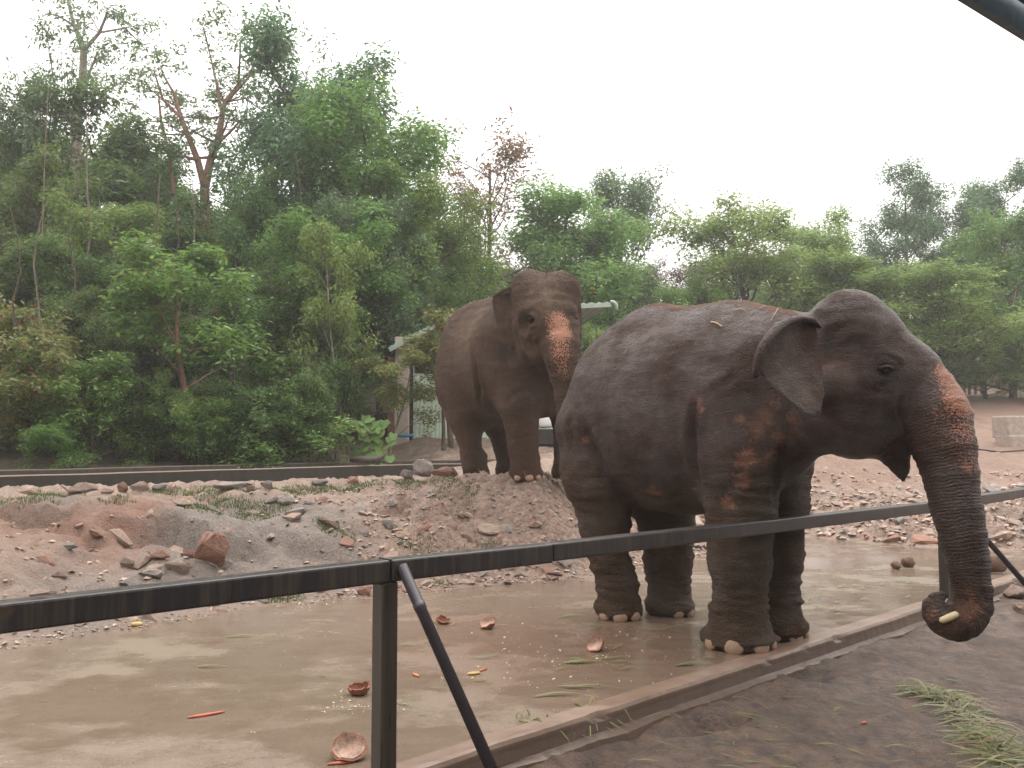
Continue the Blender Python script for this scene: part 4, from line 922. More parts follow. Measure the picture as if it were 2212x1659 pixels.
TP = {
    'broad': [template('broad', 11, 10, .28, 2.8, 19, 4, .17, 26000, .185, .60), template('broad2', 12, 10, .22, 2.6, 21, 4, .16, 26000, .18, .56), template('broad3', 13, 10, .33, 3.0, 18, 5, .18, 26000, .19, .62), template('broad4', 14, 10, .25, 2.9, 20, 4, .17, 26000, .185, .52)],
    'round': [template('round', 61, 8, .08, 2.5, 30, 4, .14, 26000, .17, .52, up=.8), template('round2', 62, 8, .12, 2.3, 28, 4, .14, 26000, .165, .50, up=1.0)],
    'bush': [template('bush', 21, 3, .05, 1.35, 14, 3, .05, 7500, .145, .34, up=.9), template('bush2', 22, 3, .02, 1.5, 16, 3, .045, 7500, .14, .36, up=.7)],
    'sparse': [template('sparse', 31, 12, .40, 2.9, 9, 4, .15, 2400, .19, .42, fork=True, up=1.1), template('sparse2', 32, 12, .5, 3.1, 8, 4, .15, 1300, .18, .40, up=1.2)],
    'slim': [template('slim', 41, 6, .38, 1.35, 11, 3, .075, 5200, .17, .38), template('slim2', 42, 6, .28, 1.5, 12, 3, .07, 5600, .165, .40, lean=.06)],
    'twiggy': [template('twiggy', 51, 8, .3, 2.3, 16, 5, .10, 3600, .15, .42, up=1.0)]}
NEEDLE = 0
_var = {}
def variant(me, m):
    k = (me.name, m.name)
    if k not in _var:
        c = me.copy(); c.materials.clear(); c.materials.append(m); _var[k] = c
    return _var[k]
def plant(name, kind, k, u, vtop, Y, wpx, leaf, bark, label, cat='tree', group=None, vbase=None, rz=None, x=None):
    x = W(u, 900, Y).x if x is None else x; z = gz_at(x, Y) if vbase is None else W(u, vbase, Y).z
    tr, cr = TP[kind][k % len(TP[kind])]; co = BB[cr.name]
    H = W(u, vtop, Y).z - z; sz = H / co[2]; sx = (wpx * Y / F) / co[0]; sx = min(max(sx, sz * .5), sz * 1.9)
    o = empty(name, (x, Y, z), random.uniform(0, 6.28) if rz is None else rz); o.scale = (sx, sx, sz)
    link('trunk', variant(tr, BK[bark]), None, o); link('crown', variant(cr, LM[leaf]), None, o)
    return tag(o, label, cat, group)
BB = {}
for ls in TP.values():
    for tr, cr in ls:
        a = np.empty(len(cr.vertices) * 3, dtype=np.float32); cr.vertices.foreach_get('co', a); a = a.reshape(-1, 3)
        BB[cr.name] = (np.percentile(np.hypot(a[:, 0], a[:, 1]), 93) * 2, 0, np.percentile(a[:, 2], 99.95))

# --- the trees one can tell apart
plant('slim_tree', 'slim', 0, 412, 505, 15.6, 330, 'mid', 'red', 'slim tree with a reddish bare trunk and layered bright green crown over the drain wall', rz=1.0)
plant('slim_tree', 'slim', 1, 742, 470, 17.4, 190, 'mid', 'speck', 'thin leaning tree with white-speckled bark left of the green shed', rz=3.3)
plant('slim_tree', 'slim', 1, 838, 742, 16.9, 220, 'mixed', 'pale', 'small tree with reddish tips in front of the green shed wall', rz=0.2)
plant('slim_tree', 'slim', 0, 958, 670, 17.6, 190, 'mixed', 'brown', 'dark-stemmed small tree hanging over the shed beside the brown elephant', rz=2.2)
plant('shrub', 'bush', 0, 600, 850, 15.2, 270, 'light', 'brown', 'light green arching bush behind the long low wall', 'shrub')
plant('shrub', 'bush', 1, 385, 838, 14.6, 180, 'light', 'brown', 'small yellow-green shrub round the foot of the slim red-barked tree', 'shrub')
plant('shrub', 'bush', 1, 120, 905, 12.9, 150, 'mid', 'brown', 'low leafy shrub close behind the wall near the frame edge', 'shrub')
plant('shrub', 'bush', 0, 205, 760, 14.0, 230, 'mid', 'brown', 'bluish green shrub with drooping sprays beside the low leafy shrub', 'shrub')
plant('shrub', 'bush', 0, 60, 700, 13.9, 300, 'mixed', 'brown', 'yellowing tall shrub with thin stems at the far left of the wood', 'shrub')
plant('shrub', 'bush', 1, 20, 620, 15.5, 340, 'mixed', 'pale', 'large yellow-green shrub mass above the yellowing tall shrub', 'shrub')
plant('emergent_tree', 'sparse', 0, 62, -60, 24, 330, 'blue', 'pale', 'thin forked pale tree at the upper left corner', rz=4.0)
plant('emergent_tree', 'sparse', 1, 540, 20, 29, 360, 'blue', 'brown', 'sparse feathery tree top between the forked tree and the big bluish crown', rz=5.0)
plant('broad_tree', 'broad', 0, 640, 75, 26, 480, 'blue', 'brown', 'big tall tree with a rounded bluish green crown against the white sky', rz=1.5)
plant('broad_tree', 'broad', 1, 760, 215, 23.5, 470, 'mid', 'brown', 'broad green tree stepping down in front of the big bluish crown')
plant('broad_tree', 'broad', 2, 905, 375, 22.5, 360, 'mid', 'brown', 'green tree behind the brown elephant back with a ragged right edge')
plant('broad_tree', 'broad', 1, 690, 470, 19.2, 330, 'mid', 'pale', 'leafy mid-sized tree with several pale stems behind the thin leaning tree')
plant('broad_tree', 'broad', 2, 180, 235, 26, 520, 'dark', 'brown', 'dark rounded tree mass below the tall pale-trunked tree')
plant('broad_tree', 'broad', 0, 15, 110, 24, 260, 'dark', 'brown', 'dark tree cut by the left edge of the picture')
plant('broad_tree', 'broad', 0, 545, 410, 27, 290, 'dark', 'brown', 'dark green tree seen under the fork of the orange-barked tree')
plant('sparse_tree', 'twiggy', 0, 1052, 255, 30, 360, 'brown', 'brown', 'thin see-through tree with reddish brown leaves against the sky', rz=1.0)
plant('sparse_tree', 'twiggy', 0, 985, 330, 27, 200, 'brown', 'brown', 'smaller reddish see-through tree beside the ragged green tree', rz=3.0)
plant('broad_tree', 'round', 1, 1245, 385, 29, 370, 'light', 'brown', 'rounded light green tree directly behind the heads of both elephants')
plant('broad_tree', 'round', 0, 1335, 345, 33, 240, 'blue', 'brown', 'bluish taller crown peeping over the rounded light green tree')
plant('twiggy_tree', 'twiggy', 0, 1432, 545, 33, 170, 'brown', 'brown', 'pinkish bare thicket tree in the gap between the green trees', rz=2.0)
plant('broad_tree', 'round', 0, 1620, 420, 31, 360, 'light', 'brown', 'wide light green tree above the back of the wet elephant')
plant('broad_tree', 'round', 1, 1800, 435, 33, 270, 'light', 'brown', 'light green tree touching the dark bluish one')
plant('broad_tree', 'broad', 2, 1955, 365, 40, 260, 'blue', 'brown', 'dark bluish green tree standing highest behind the wet elephant head')
plant('broad_tree', 'broad', 0, 2150, 345, 38, 260, 'blue', 'brown', 'bluish tree with a pointed top near the right edge')
plant('broad_tree', 'round', 1, 1850, 530, 29, 300, 'mid', 'brown', 'olive green tree with thin foliage behind the wet elephant forehead')
plant('broad_tree', 'round', 1, 2030, 560, 29.5, 330, 'light', 'brown', 'olive mid-sized tree at the right behind the trunk of the wet elephant')
plant('broad_tree', 'round', 0, 2190, 440, 31, 280, 'mid', 'pale', 'green leafy tree filling the right edge under the pointed one')
for u, vt, Y, w, lab in ((2010, 690, 30, 220, 'round bright green bush behind the trunk base of the wet elephant'), (2130, 700, 31, 240, 'round bright green bush above the pale far pickets'), (2230, 720, 30, 200, 'bright green bush cut by the right edge'),
                         (1290, 695, 24, 150, 'low bright green bush between the two elephants'), (1370, 690, 26, 160, 'low green bush above the rump of the wet elephant'), (1500, 600, 30, 200, 'green bush in the gap left of the wide light green tree'), (1420, 650, 28, 160, 'olive bush below the pinkish thicket tree')):
    plant('bush', 'round', 0, u, vt, Y, w, 'light', 'brown', lab, 'bush')
def wood_label(u, vt, Y, i):
    col = (['dark green', 'mid green', 'deep green', 'bluish green'][i % 4] if Y > 19 else 'deep green')
    lm = [(30, 'the tree cut by the left edge'), (175, 'the tall pale-trunked tree'), (330, 'the gap left of the orange-barked tree'), (440, 'the orange-barked forked tree'), (600, 'the big bluish crown'), (740, 'the thin leaning tree'), (880, 'the ragged green tree'), (1000, 'the reddish see-through tree'), (1110, 'the brown elephant'),
          (1230, 'the rounded light green tree'), (1340, 'the bluish crown between the elephants'), (1440, 'the pinkish thicket tree'), (1560, 'the rump of the wet elephant'), (1700, 'the back of the wet elephant'), (1850, 'the head of the wet elephant'), (1980, 'the highest bluish tree'), (2110, 'the far pickets'), (3000, 'the tree on the right edge')]
    n = min(lm, key=lambda t: abs(t[0] - u))[1]
    t = 'far behind' if Y > 30 else ('behind' if Y > 21 else ('low in front of' if vt > 540 else 'close by and below'))
    return '%s tree %s %s' % (col, t, n)
def sketch_tree(name, paths, Y, leafm, bark, label, nleaf, clump, size, seed):
    '''a tree whose limbs are given one by one: lists of (u, v, radius in px)'''
    rs = np.random.RandomState(seed); base = W(paths[0][0][0], paths[0][0][1], Y); o = empty(name, (base.x, Y, gz_at(base.x, Y))); O = o.location.copy(); V = []; Q = []; tips = []
    for k, P in enumerate(paths):
        dy = 0 if k == 0 else rs.uniform(-1.6, 1.6); pts = []
        for j, (u, v, r) in enumerate(P):
            yy = Y + dy * j / max(1, len(P) - 1); pts.append((W(u, v, yy) - O, px(r, yy)))
        if k == 0: pts.insert(0, (Vector((pts[0][0].x, 0, -.2)), pts[0][1] * 1.2))
        v, f = tube_data([p for p, r in pts], [r for p, r in pts], 8, False); b = len(V); V += v; Q += [tuple(b + i for i in t) for t in f]; tips.append(pts[-1][0])
        if k:
            for j in range(1, len(pts)):
                for m in range(3):
                    a = pts[j][0]; d = Vector(rs.normal(0, 1, 3)); d.z = abs(d.z) * .6; e = a + d.normalized() * rs.uniform(.6, 1.5); mid = a.lerp(e, .5) + Vector(rs.normal(0, .12, 3)); v, f = tube_data([a, mid, e], [pts[j][1] * .45, pts[j][1] * .3, .008], 5, False); b = len(V); V += v; Q += [tuple(b + i for i in t) for t in f]; tips += [e, mid.lerp(e, .5)]
    link('trunk', mesh('trunk', V, Q, True), BK[bark], o); T = np.array([tuple(t) for t in tips]); idx = rs.choice(len(T), nleaf); off = rs.normal(0, 1, (nleaf, 3)); off /= np.linalg.norm(off, axis=1)[:, None]
    lv, lq = leaves(rs, T[idx] + off * rs.uniform(.1, 1, (nleaf, 1)) ** .6 * np.array([clump, clump, clump * .6]), off * .5 + np.array([0, 0, .8]), size); link('crown', mesh('crown', lv, lq), LM[leafm], o)
    return tag(o, label, 'tree')
sketch_tree('forked_tree', [[(447, 560, 13), (443, 470, 11), (442, 405, 10)], [(442, 405, 8), (427, 345, 7), (405, 290, 6), (392, 255, 5), (375, 200, 3), (352, 160, 2)], [(442, 405, 10), (456, 340, 8), (470, 310, 8), (480, 250, 6), (486, 220, 5), (512, 185, 3)], [(480, 250, 4), (470, 190, 3), (452, 110, 1.5)], [(392, 255, 4), (352, 215, 3), (332, 150, 1.5)], [(486, 222, 4), (535, 170, 2.5), (560, 110, 1.5)], [(470, 310, 4), (502, 280, 2.5), (528, 250, 1.5)], [(452, 110, 2), (440, 60, 1.5)], [(375, 420, 5), (365, 330, 4), (348, 262, 3), (342, 200, 1.5)], [(515, 180, 3), (520, 90, 1.5)]], 27, 'blue', 'red', 'tall forked orange-barked tree with a thin see-through crown', 4600, .42, .17, 3)
sketch_tree('emergent_tree', [[(160, 420, 12), (168, 232, 10), (178, 180, 8.5), (181, 105, 7)], [(181, 105, 6), (160, 55, 4), (143, -15, 3)], [(181, 108, 5), (215, 70, 3.5), (232, 25, 2)], [(182, 180, 4), (200, 140, 2.5), (212, 110, 1.5)], [(215, 70, 2.5), (270, 60, 2), (300, 90, 1.2)], [(160, 55, 3), (120, 30, 1.5)], [(180, 190, 3), (240, 190, 1.5), (265, 175, 1)]], 30, 'blue', 'pale', 'tall pale-trunked tree rising bare above the wood', 2300, .42, .18, 4)
# --- the wood that fills the hillside behind them
rs = np.random.RandomState(5)
G_ = 'trees filling the wood on the hillside'
for i, (u, vt, Y, w) in enumerate([(60, 330, 21, 330), (250, 420, 20, 300), (400, 560, 20.5, 260), (330, 330, 31, 260), (520, 560, 19.5, 260), (130, 520, 18.5, 280), (600, 330, 22, 300), (820, 420, 20.5, 280), (0, 520, 18, 260), (290, 560, 17.6, 240),
                                  (500, 690, 22, 240), (640, 600, 18.8, 260), (820, 560, 21, 240), (930, 520, 25, 220), (720, 330, 31, 320), (880, 400, 34, 300), (60, 230, 33, 360), (260, 300, 35, 320), (430, 400, 37, 320), (560, 430, 40, 320), (700, 420, 40, 320), (1000, 540, 29, 200), (1100, 560, 32, 240), (1200, 560, 38, 260), (1330, 560, 38, 240),
                                  (1440, 630, 38, 200), (1560, 560, 38, 260), (1700, 540, 40, 260), (1840, 560, 42, 260), (1980, 560, 42, 260), (2110, 560, 42, 260), (2240, 520, 42, 260), (2080, 500, 46, 300), (360, 480, 24, 300), (180, 600, 16.6, 220), (20, 380, 27, 300)]):
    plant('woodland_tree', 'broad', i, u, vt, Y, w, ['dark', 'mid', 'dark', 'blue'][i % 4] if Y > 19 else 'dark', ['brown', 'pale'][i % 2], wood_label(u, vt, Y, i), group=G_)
G2 = 'bushes of the undergrowth behind the wall'
for i in range(40):
    u = -40 + i * 23 + rs.uniform(-10, 10); Y = rs.uniform(14.2, 19) + max(0, (u - 400)) * .004
    if 800 < u < 1000 and Y > 16: Y = 16.6
    if u > 770: continue
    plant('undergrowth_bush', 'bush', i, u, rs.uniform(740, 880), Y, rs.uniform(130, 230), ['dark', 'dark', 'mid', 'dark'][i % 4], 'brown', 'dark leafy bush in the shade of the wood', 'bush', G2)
# unseen trees added behind the shelter to block light from the camera side
for i in range(16):
    a = R(188 + i * 11.0); r_ = 17 + (i % 3) * 2.2; x_, y_ = r_ * math.cos(a) + 1, r_ * math.sin(a) * .62 - .2
    tr, cr = TP['broad'][i % 4]; o = empty('woodland_tree', (x_, y_, -.3), i * 1.3); o.scale = (1.5, 1.5, 1.1); link('trunk', variant(tr, BK['brown']), None, o); link('crown', variant(cr, LM['dark']), None, o); tag(o, 'unseen tree added behind the viewer to block light', 'tree', 'unseen trees added to block light')
# slender stems between the crowns
G3 = 'bare pale stems standing in the wood'
for i, (u, v0, v1, Y, r) in enumerate([(200, 430, 600, 19, 9), (345, 560, 760, 18.5, 11), (385, 570, 760, 19, 6), (410, 560, 740, 19.4, 6), (165, 560, 760, 17.5, 7), (45, 640, 900, 14.4, 7), (75, 620, 900, 14.6, 7), (690, 640, 900, 18.2, 6), (655, 520, 800, 19, 7), (590, 650, 880, 18.4, 5), (765, 560, 800, 18.8, 5), (1035, 600, 700, 24, 4), (90, 380, 520, 19.5, 6), (505, 740, 930, 17.4, 6)]):
    a = W(u, v1, Y); b = W(u + random.uniform(-14, 14), v0 - 190, Y); a.z = gz_at(a.x, a.y) - .2
    P = [a.lerp(b, k / 8) + Vector((noise.noise(Vector((k * .7, i, 0))), noise.noise(Vector((k * .7, i, 5))), 0)) * .22 for k in range(9)]
    v, q = tube_data([p - a for p in P], [px(r * .6, Y) * (1 - .108 * k) for k in range(9)], 7); tag(link('bare_stem', mesh('bare_stem', v, q, True), BK['brown' if i % 3 else 'pale'], None, a), 'slender pale stem among the dark foliage', 'tree', G3)

# big-leaved climber beside the small tree
def big_leaf_plant():
    root = empty('broad_leaved_climber', (W(806, 975, 16.2).x, 16.2, gz_at(W(806, 975, 16.2).x, 16.2))); tag(root, 'climber with large heart-shaped pale leaves left of the shed', 'plant')
    n = 9; V = [(0, 0, 0)] ; 
    out = [(0, .05), (.45, .28), (.62, -.1), (.5, -.6), (.2, -.95), (0, -1.1)]
    pts = [(x, y, -.12 * abs(x)) for x, y in out] + [(-x, y, -.12 * abs(x)) for x, y in out[-2:0:-1]]
    V = [(0, -.4, .02)] + pts; Fc = [(0, i, i % len(pts) + 1) for i in range(1, len(pts) + 1)]
    me = mesh('leaf', V, Fc, True); me.materials.append(LM['light']); me2 = me.copy(); me2.materials.clear(); me2.materials.append(LM['mid'])
    r = random.Random(4)
    for i in range(70):
        z = r.uniform(.05, 1.0); x = r.gauss(0, .2); y = -r.uniform(0, .25) * (1.2 - z)
        s = r.uniform(.09, .17); link('leaf', me if i % 3 else me2, None, root, (x, y, z), (R(r.uniform(40, 80)), r.uniform(-.4, .4), r.uniform(-.7, .7)), (s, s, s))
    v, q = tube_data([(0, 0, -.1), (.02, .03, .5), (-.03, .02, 1.05)], [.02, .015, .008], 6); link('stem', mesh('stem', v, q, True), BK['brown'], root)
big_leaf_plant()
# ================================================================== SHED AND HOUSE
M_GREENW = simple('pale_green_sheet', (.50, .60, .48), .5, .12, 3, .1); M_ROOFG = simple('grey_green_roof_sheet', (.30, .36, .30), .45, .15, 3, .15); M_GAP_BASE = simple('gap_shade_and_base', (.03, .028, .025), .9); M_TIMBER = simple('weathered_timber', (.16, .115, .085), .85, .3, 20)
M_PLASTER = simple('pinkish_plaster', (.48, .40, .35), .85, .15, 2); M_WHITE = simple('white_paint', (.78, .78, .76), .4, .05); M_GLASS = simple('window_glass', (.05, .06, .07), .08, .1); M_RED = simple('laterite_brick', (.30, .15, .10), .9)
def corr_sheet(p, q, z0, z1, pitch=.09, amp=.016):
    """ribbed metal sheet standing from p to q"""
    d = (q - p); L = d.length; d = d / L; nn = Vector((d.y, -d.x, 0)); n = int(L / pitch); V = []; Fc = []
    for k in range(n + 1):
        for f_, o_ in ((0, 0), (.55, 0), (.65, amp), (.9, amp)):
            a = p + d * min(L, (k + f_) * pitch) + nn * o_; zt = z1(a) if callable(z1) else z1; V += [Vector((a.x, a.y, z0)), Vector((a.x, a.y, zt))]
    m = len(V) // 2; Fc = [(2 * i, 2 * i + 2, 2 * i + 3, 2 * i + 1) for i in range(m - 1)]; return V, Fc
def shed():
    A = W(893, 945, 19.0); B = W(1262, 945, 20.2); z0 = 1.25; root = empty('shed', (A.x, A.y, 0)); tag(root, 'pale green corrugated metal shed with a wide grey-green roof behind the brown elephant', 'shed')
    T = Matrix.Translation((-A.x, -A.y, 0))
    def ch(n, me, m): me.transform(T); return link(n, me, m, root)
    RL, RM, RR = W(846, 752, 18.6), W(1000, 672, 18.9), W(1316, 657, 20.0)
    def rz(a):
        t = a.x
        return (RL.z + (RM.z - RL.z) * (t - RL.x) / (RM.x - RL.x) if t < RM.x else RM.z + (RR.z - RM.z) * (t - RM.x) / (RR.x - RM.x)) - .12
    B2 = A.lerp(B, .93); v, f = corr_sheet(A, B2, z0, W(900, 806, 19).z); ch('front_wall', mesh('front_wall', v, f), M_GREENW)
    back = Vector((-.5, 4.2, 0)); v, f = corr_sheet(A + back, A + Vector((0, .02, 0)), z0, rz(A)); ch('side_wall', mesh('side_wall', v, f), M_GREENW)
    v, f = corr_sheet(B + back, A + back, z0, lambda a: rz(a - back)); ch('back_wall', mesh('back_wall', v, f), M_GREENW)
    for n, P, Q in (('roof', RL, RM), ('roof', RM, RR)):
        bm = bmesh.new(); vs = []
        ov = Vector((0, -.35, 0)); bk = Vector((-.5, 4.6, .0)); nseg = 36
        for dz in (0, -.05):
            for i in range(nseg + 1):
                t = i / nseg; r = (.018 if i % 2 else -.018)
                for o in (ov, bk): vs.append(bm.verts.new(P.lerp(Q, t) + o + Vector((0, 0, dz + r))))
        m = 2 * (nseg + 1)
        for i in range(nseg):
            a = 2 * i; bm.faces.new((vs[a], vs[a + 2], vs[a + 3], vs[a + 1])); bm.faces.new((vs[m + a], vs[m + a + 1], vs[m + a + 3], vs[m + a + 2])); bm.faces.new((vs[a], vs[m + a], vs[m + a + 2], vs[a + 2])); bm.faces.new((vs[a + 1], vs[a + 3], vs[m + a + 3], vs[m + a + 1]))
        ch(n, bm_mesh(n, bm), M_ROOFG)
        bm = bmesh.new(); d = (Q - P); add_box(bm, (P + Q) / 2 + ov + Vector((0, -.03, -.07)), (d.length, .03, .10), d.to_track_quat('X', 'Z').to_matrix(), .004); ch('fascia', bm_mesh('fascia', bm), M_ROOFG)
    v, q = tube_data([RR + Vector((-.02, -.4, 0)), RR + Vector((.06, -.4, -.01)), RR + Vector((.12, -.4, -.07)), RR + Vector((.13, -.4, -.2))], [.04, .04, .04, .035], 8); ch('gutter_end', mesh('gutter_end', v, q, True), M_ROOFG)
    # the open corner at the left: a plastered pillar, a dark box painted as the shade in the gap
    for u, Y, w, m, n in ((868, 18.8, .30, M_PLASTER, 'pillar'), (884, 19.1, .12, M_GAP_BASE, 'gap_shade')):
        p = W(u, 930, Y); bm = bmesh.new(); add_box(bm, (p.x, p.y, 2.4), (w, .25, 2.6), None, .01); ch(n, bm_mesh(n, bm), m)
    bm = bmesh.new(); p = W(853, 930, 19.2); add_box(bm, (p.x, p.y, 2.2), (.3, .2, 2.2)); ch('brick_pier', bm_mesh('brick_pier', bm), M_RED)
shed()
def at(me, loc): me.transform(Matrix.Translation((-loc[0], -loc[1], -loc[2]))); return me
def tube_thing(name, pts, rad, m, label, cat, group=None, n=8):
    P = [Vector(p) for p in pts]; v, q = tube_data(P, rad, n); o = link(name, at(mesh(name, v, q, True), P[0]), m, None, P[0]); return tag(o, label, cat, group)
M_PIPE = simple('blue_pipe', (.03, .22, .42), .4); M_ROPE = simple('dark_cable', (.03, .022, .02), .7); M_LOG = simple('wet_dark_wood', (.055, .040, .034), .45, .4, 10)
tube_thing('water_pipe', [W(846, 939, 18.0), W(872, 941, 18.0), W(893, 940, 18.1)], [.035] * 3, M_PIPE, 'short blue water pipe at the left foot of the shed', 'pipe')
a = W(975, 952, 18.2); a.z = gz_at(a.x, a.y) - .1; tube_thing('timber_post', [a, W(970, 900, 18.3), W(965, 840, 18.4), W(960, 780, 18.5)], [.07, .065, .06, .05], M_TIMBER, 'leaning dark timber post in front of the green shed wall', 'post')
tube_thing('driftwood', [W(758, 992, 15.0), W(785, 992, 14.9), W(808, 994, 14.8), W(825, 988, 14.8), W(836, 974, 14.8)], [.05, .07, .06, .035, .012], M_LOG, 'dark curved branch lying on the drain wall near the thin leaning tree', 'branch')
tube_thing('dry_twig', [W(908, 990, 16), W(930, 985, 16), W(955, 965, 16)], [.012, .010, .006], BK['pale'], 'pale forked twig leaning below the shed', 'twig')
# white vessel on a dark base seen between the legs; not identified, rounded form made up
def item():
    p = W(1172, 945, 18.4); z = gz_at(p.x, p.y); root = empty('white_item', (p.x, p.y, z)); tag(root, 'white rounded tank on a dark base seen between the elephants', 'item')
    bm = bmesh.new(); prof = [(0, .12), (.2, .14), (.25, .2), (.25, .45), (.22, .52), (.10, .56), (.08, .6), (0, .6)]
    V = []; Fc = []; n = 20
    for r, h in prof:
        for k in range(n): V.append((r * math.cos(k * 2 * math.pi / n), r * math.sin(k * 2 * math.pi / n), h + .22))
    for i in range(len(prof) - 1):
        for k in range(n): Fc.append((i * n + k, i * n + (k + 1) % n, (i + 1) * n + (k + 1) % n, (i + 1) * n + k))
    link('rounded_top', mesh('rounded_top', V, Fc, True), M_WHITE, root); add_box(bm, (0, 0, .16), (.62, .5, .34), None, .03); link('base', bm_mesh('base', bm), M_GAP_BASE, root)
item()
def house(u0, u1, vt, vb, Y, label, windows):
    A, B = W(u0, vb, Y), W(u1, vb, Y); top = W(u0, vt, Y).z; z0 = gz_at((A.x + B.x) / 2, Y) - .3; cx = (A.x + B.x) / 2; w = B.x - A.x
    root = empty('house', (cx, Y, z0)); tag(root, label, 'house'); D = 5.0
    bm = bmesh.new(); add_box(bm, (0, D / 2, (top - z0) / 2), (w, D, top - z0)); link('walls', bm_mesh('walls', bm), M_PLASTER, root)
    bm = bmesh.new(); h = top - z0; P = [(-w / 2 - .4, -.4, h), (w / 2 + .4, -.4, h), (w / 2 + .4, D + .4, h), (-w / 2 - .4, D + .4, h), (-w / 2 - .1, D / 2, h + 1.3), (w / 2 + .1, D / 2, h + 1.3)]
    vs = [bm.verts.new(p) for p in P]; [bm.faces.new([vs[i] for i in f]) for f in ((0, 1, 5, 4), (2, 3, 4, 5), (1, 2, 5), (3, 0, 4), (3, 2, 1, 0))]; link('roof', bm_mesh('roof', bm), M_ROOFG, root)
    for uc, vc, ww, hh in windows:
        p = W(uc, vc, Y); fx, fz = p.x - cx, p.z - z0; bm = bmesh.new()
        for sx in (-1, 1): add_box(bm, (fx + sx * ww / 2, -.04, fz), (.08, .08, hh + .08))
        for sz in (-1, 1): add_box(bm, (fx, -.045, fz + sz * hh / 2), (ww - .08, .07, .08))
        wn_ = link('window', bm_mesh('window', bm), M_WHITE, root); bm = bmesh.new(); add_box(bm, (fx, -.015, fz), (ww - .08, .02, hh - .08)); link('pane', bm_mesh('pane', bm), M_GLASS, wn_)
house(735, 935, 640, 760, 27, 'pale plastered house glimpsed through the leaves above the shed', [(903, 706, .5, .5), (770, 690, .7, .6), (830, 690, .7, .6)])

# right background: concrete blocks, cable, pickets
M_BLOCK = simple('pale_concrete', (.36, .29, .25), .8, .2, 9, .4)
for n, (u, v, Y, w, h, lab) in enumerate([(2190, 922, 20.5, .72, .52, 'upper pale concrete block of the pair on the dirt slope'), (2200, 958, 20.4, .78, .40, 'lower pale concrete block under the other on the dirt slope')]):
    p = W(u, v, Y); bm = bmesh.new(); add_box(bm, (0, 0, 0), (w, .6, h), None, .03); o = tag(link('concrete_block', bm_mesh('concrete_block', bm), M_BLOCK, None, p, (0, 0, .12)), lab, 'block')
pts = [W(u, v, 19.6) for u, v in ((2095, 968), (2130, 972), (2160, 976), (2190, 974), (2230, 971), (2300, 966))]; tube_thing('cable', pts, [.018] * 6, M_ROPE, 'dark cable sagging in front of the pale concrete blocks', 'cable')
pf = empty('picket_fence', W(2086, 840, 31.5)); tag(pf, 'short row of pale weathered pickets below the far bright green bush', 'fence')
for k, u in enumerate((2052, 2062, 2073, 2083, 2094, 2107, 2120)):
    p = W(u, 838, 31.5) - pf.location; bm = bmesh.new(); hh = .72 + .1 * math.sin(k * 2.1); add_box(bm, (p.x, 0, hh / 2 - .1), (.085, .06, hh + .2), None, .01); link('picket', bm_mesh('picket', bm), M_BLOCK, pf)
bm = bmesh.new(); add_box(bm, (0, .05, .45), (1.35, .03, .07)); link('crossbar', bm_mesh('crossbar', bm), M_TIMBER, pf)

# the eave of the shelter the picture was taken from
def eave():
    P1, P2 = W(2103, -8, 2.4), W(2260, 92, 2.69); d = (P2 - P1); d.z = 0; d.normalize(); nn = Vector((d.y, -d.x, 0)); z = P1.z
    root = empty('shelter_roof', P1); tag(root, 'dark eave corner of the viewing shelter at the upper right', 'roof')
    rot = Matrix.Rotation(math.atan2(d.y, d.x), 3, 'Z')
    bm = bmesh.new(); add_box(bm, d * 1.0 + nn * .02, (15, .03, .10), rot, .004); link('edge_trim', bm_mesh('edge_trim', bm), simple('blue_grey_trim', (.15, .22, .28), .4), root)
    bm = bmesh.new(); add_box(bm, d * 1.0 + nn * 3.05 + Vector((0, 0, .03)), (15, 6.0, .02), rot); link('roof_sheet', bm_mesh('roof_sheet', bm), simple('blue_grey_roof_sheet', (.13, .19, .24), .5), root)  # sheet enlarged far out of view to cut light from the camera side
    for k in range(10):
        bm = bmesh.new(); add_box(bm, d * (-5.9 + k * 1.5) + nn * 3.05 + Vector((0, 0, -.008)), (.05, 5.9, .05), rot); link('rafter', bm_mesh('rafter', bm), M_TIMBER, root)
eave()

# ================================================================== STONES
def rock_mesh(seed, flat=.6, n=16, detail=False):
    rs = np.random.RandomState(seed); bm = bmesh.new(); P = rs.normal(0, 1, (n, 3)); P /= np.linalg.norm(P, axis=1)[:, None]; P *= rs.uniform(.75, 1.0, (n, 1)); P[:, 2] *= flat
    for p in P: bm.verts.new(p)
    r = bmesh.ops.convex_hull(bm, input=bm.verts); bmesh.ops.delete(bm, geom=[g for g in r['geom_interior'] if isinstance(g, bmesh.types.BMVert)], context='VERTS')
    bmesh.ops.bevel(bm, geom=bm.edges[:], offset=.045, segments=1, affect='EDGES') if detail else None
    if detail:
        bmesh.ops.triangulate(bm, faces=bm.faces[:]); bmesh.ops.subdivide_edges(bm, edges=bm.edges[:], cuts=2, use_grid_fill=True)
        for v_ in bm.verts: v_.co += v_.normal * (noise.fractal(v_.co * 3 + Vector((seed, 0, 0)), .9, 2, 4) * .07)
    return bm_mesh('rock', bm, False)
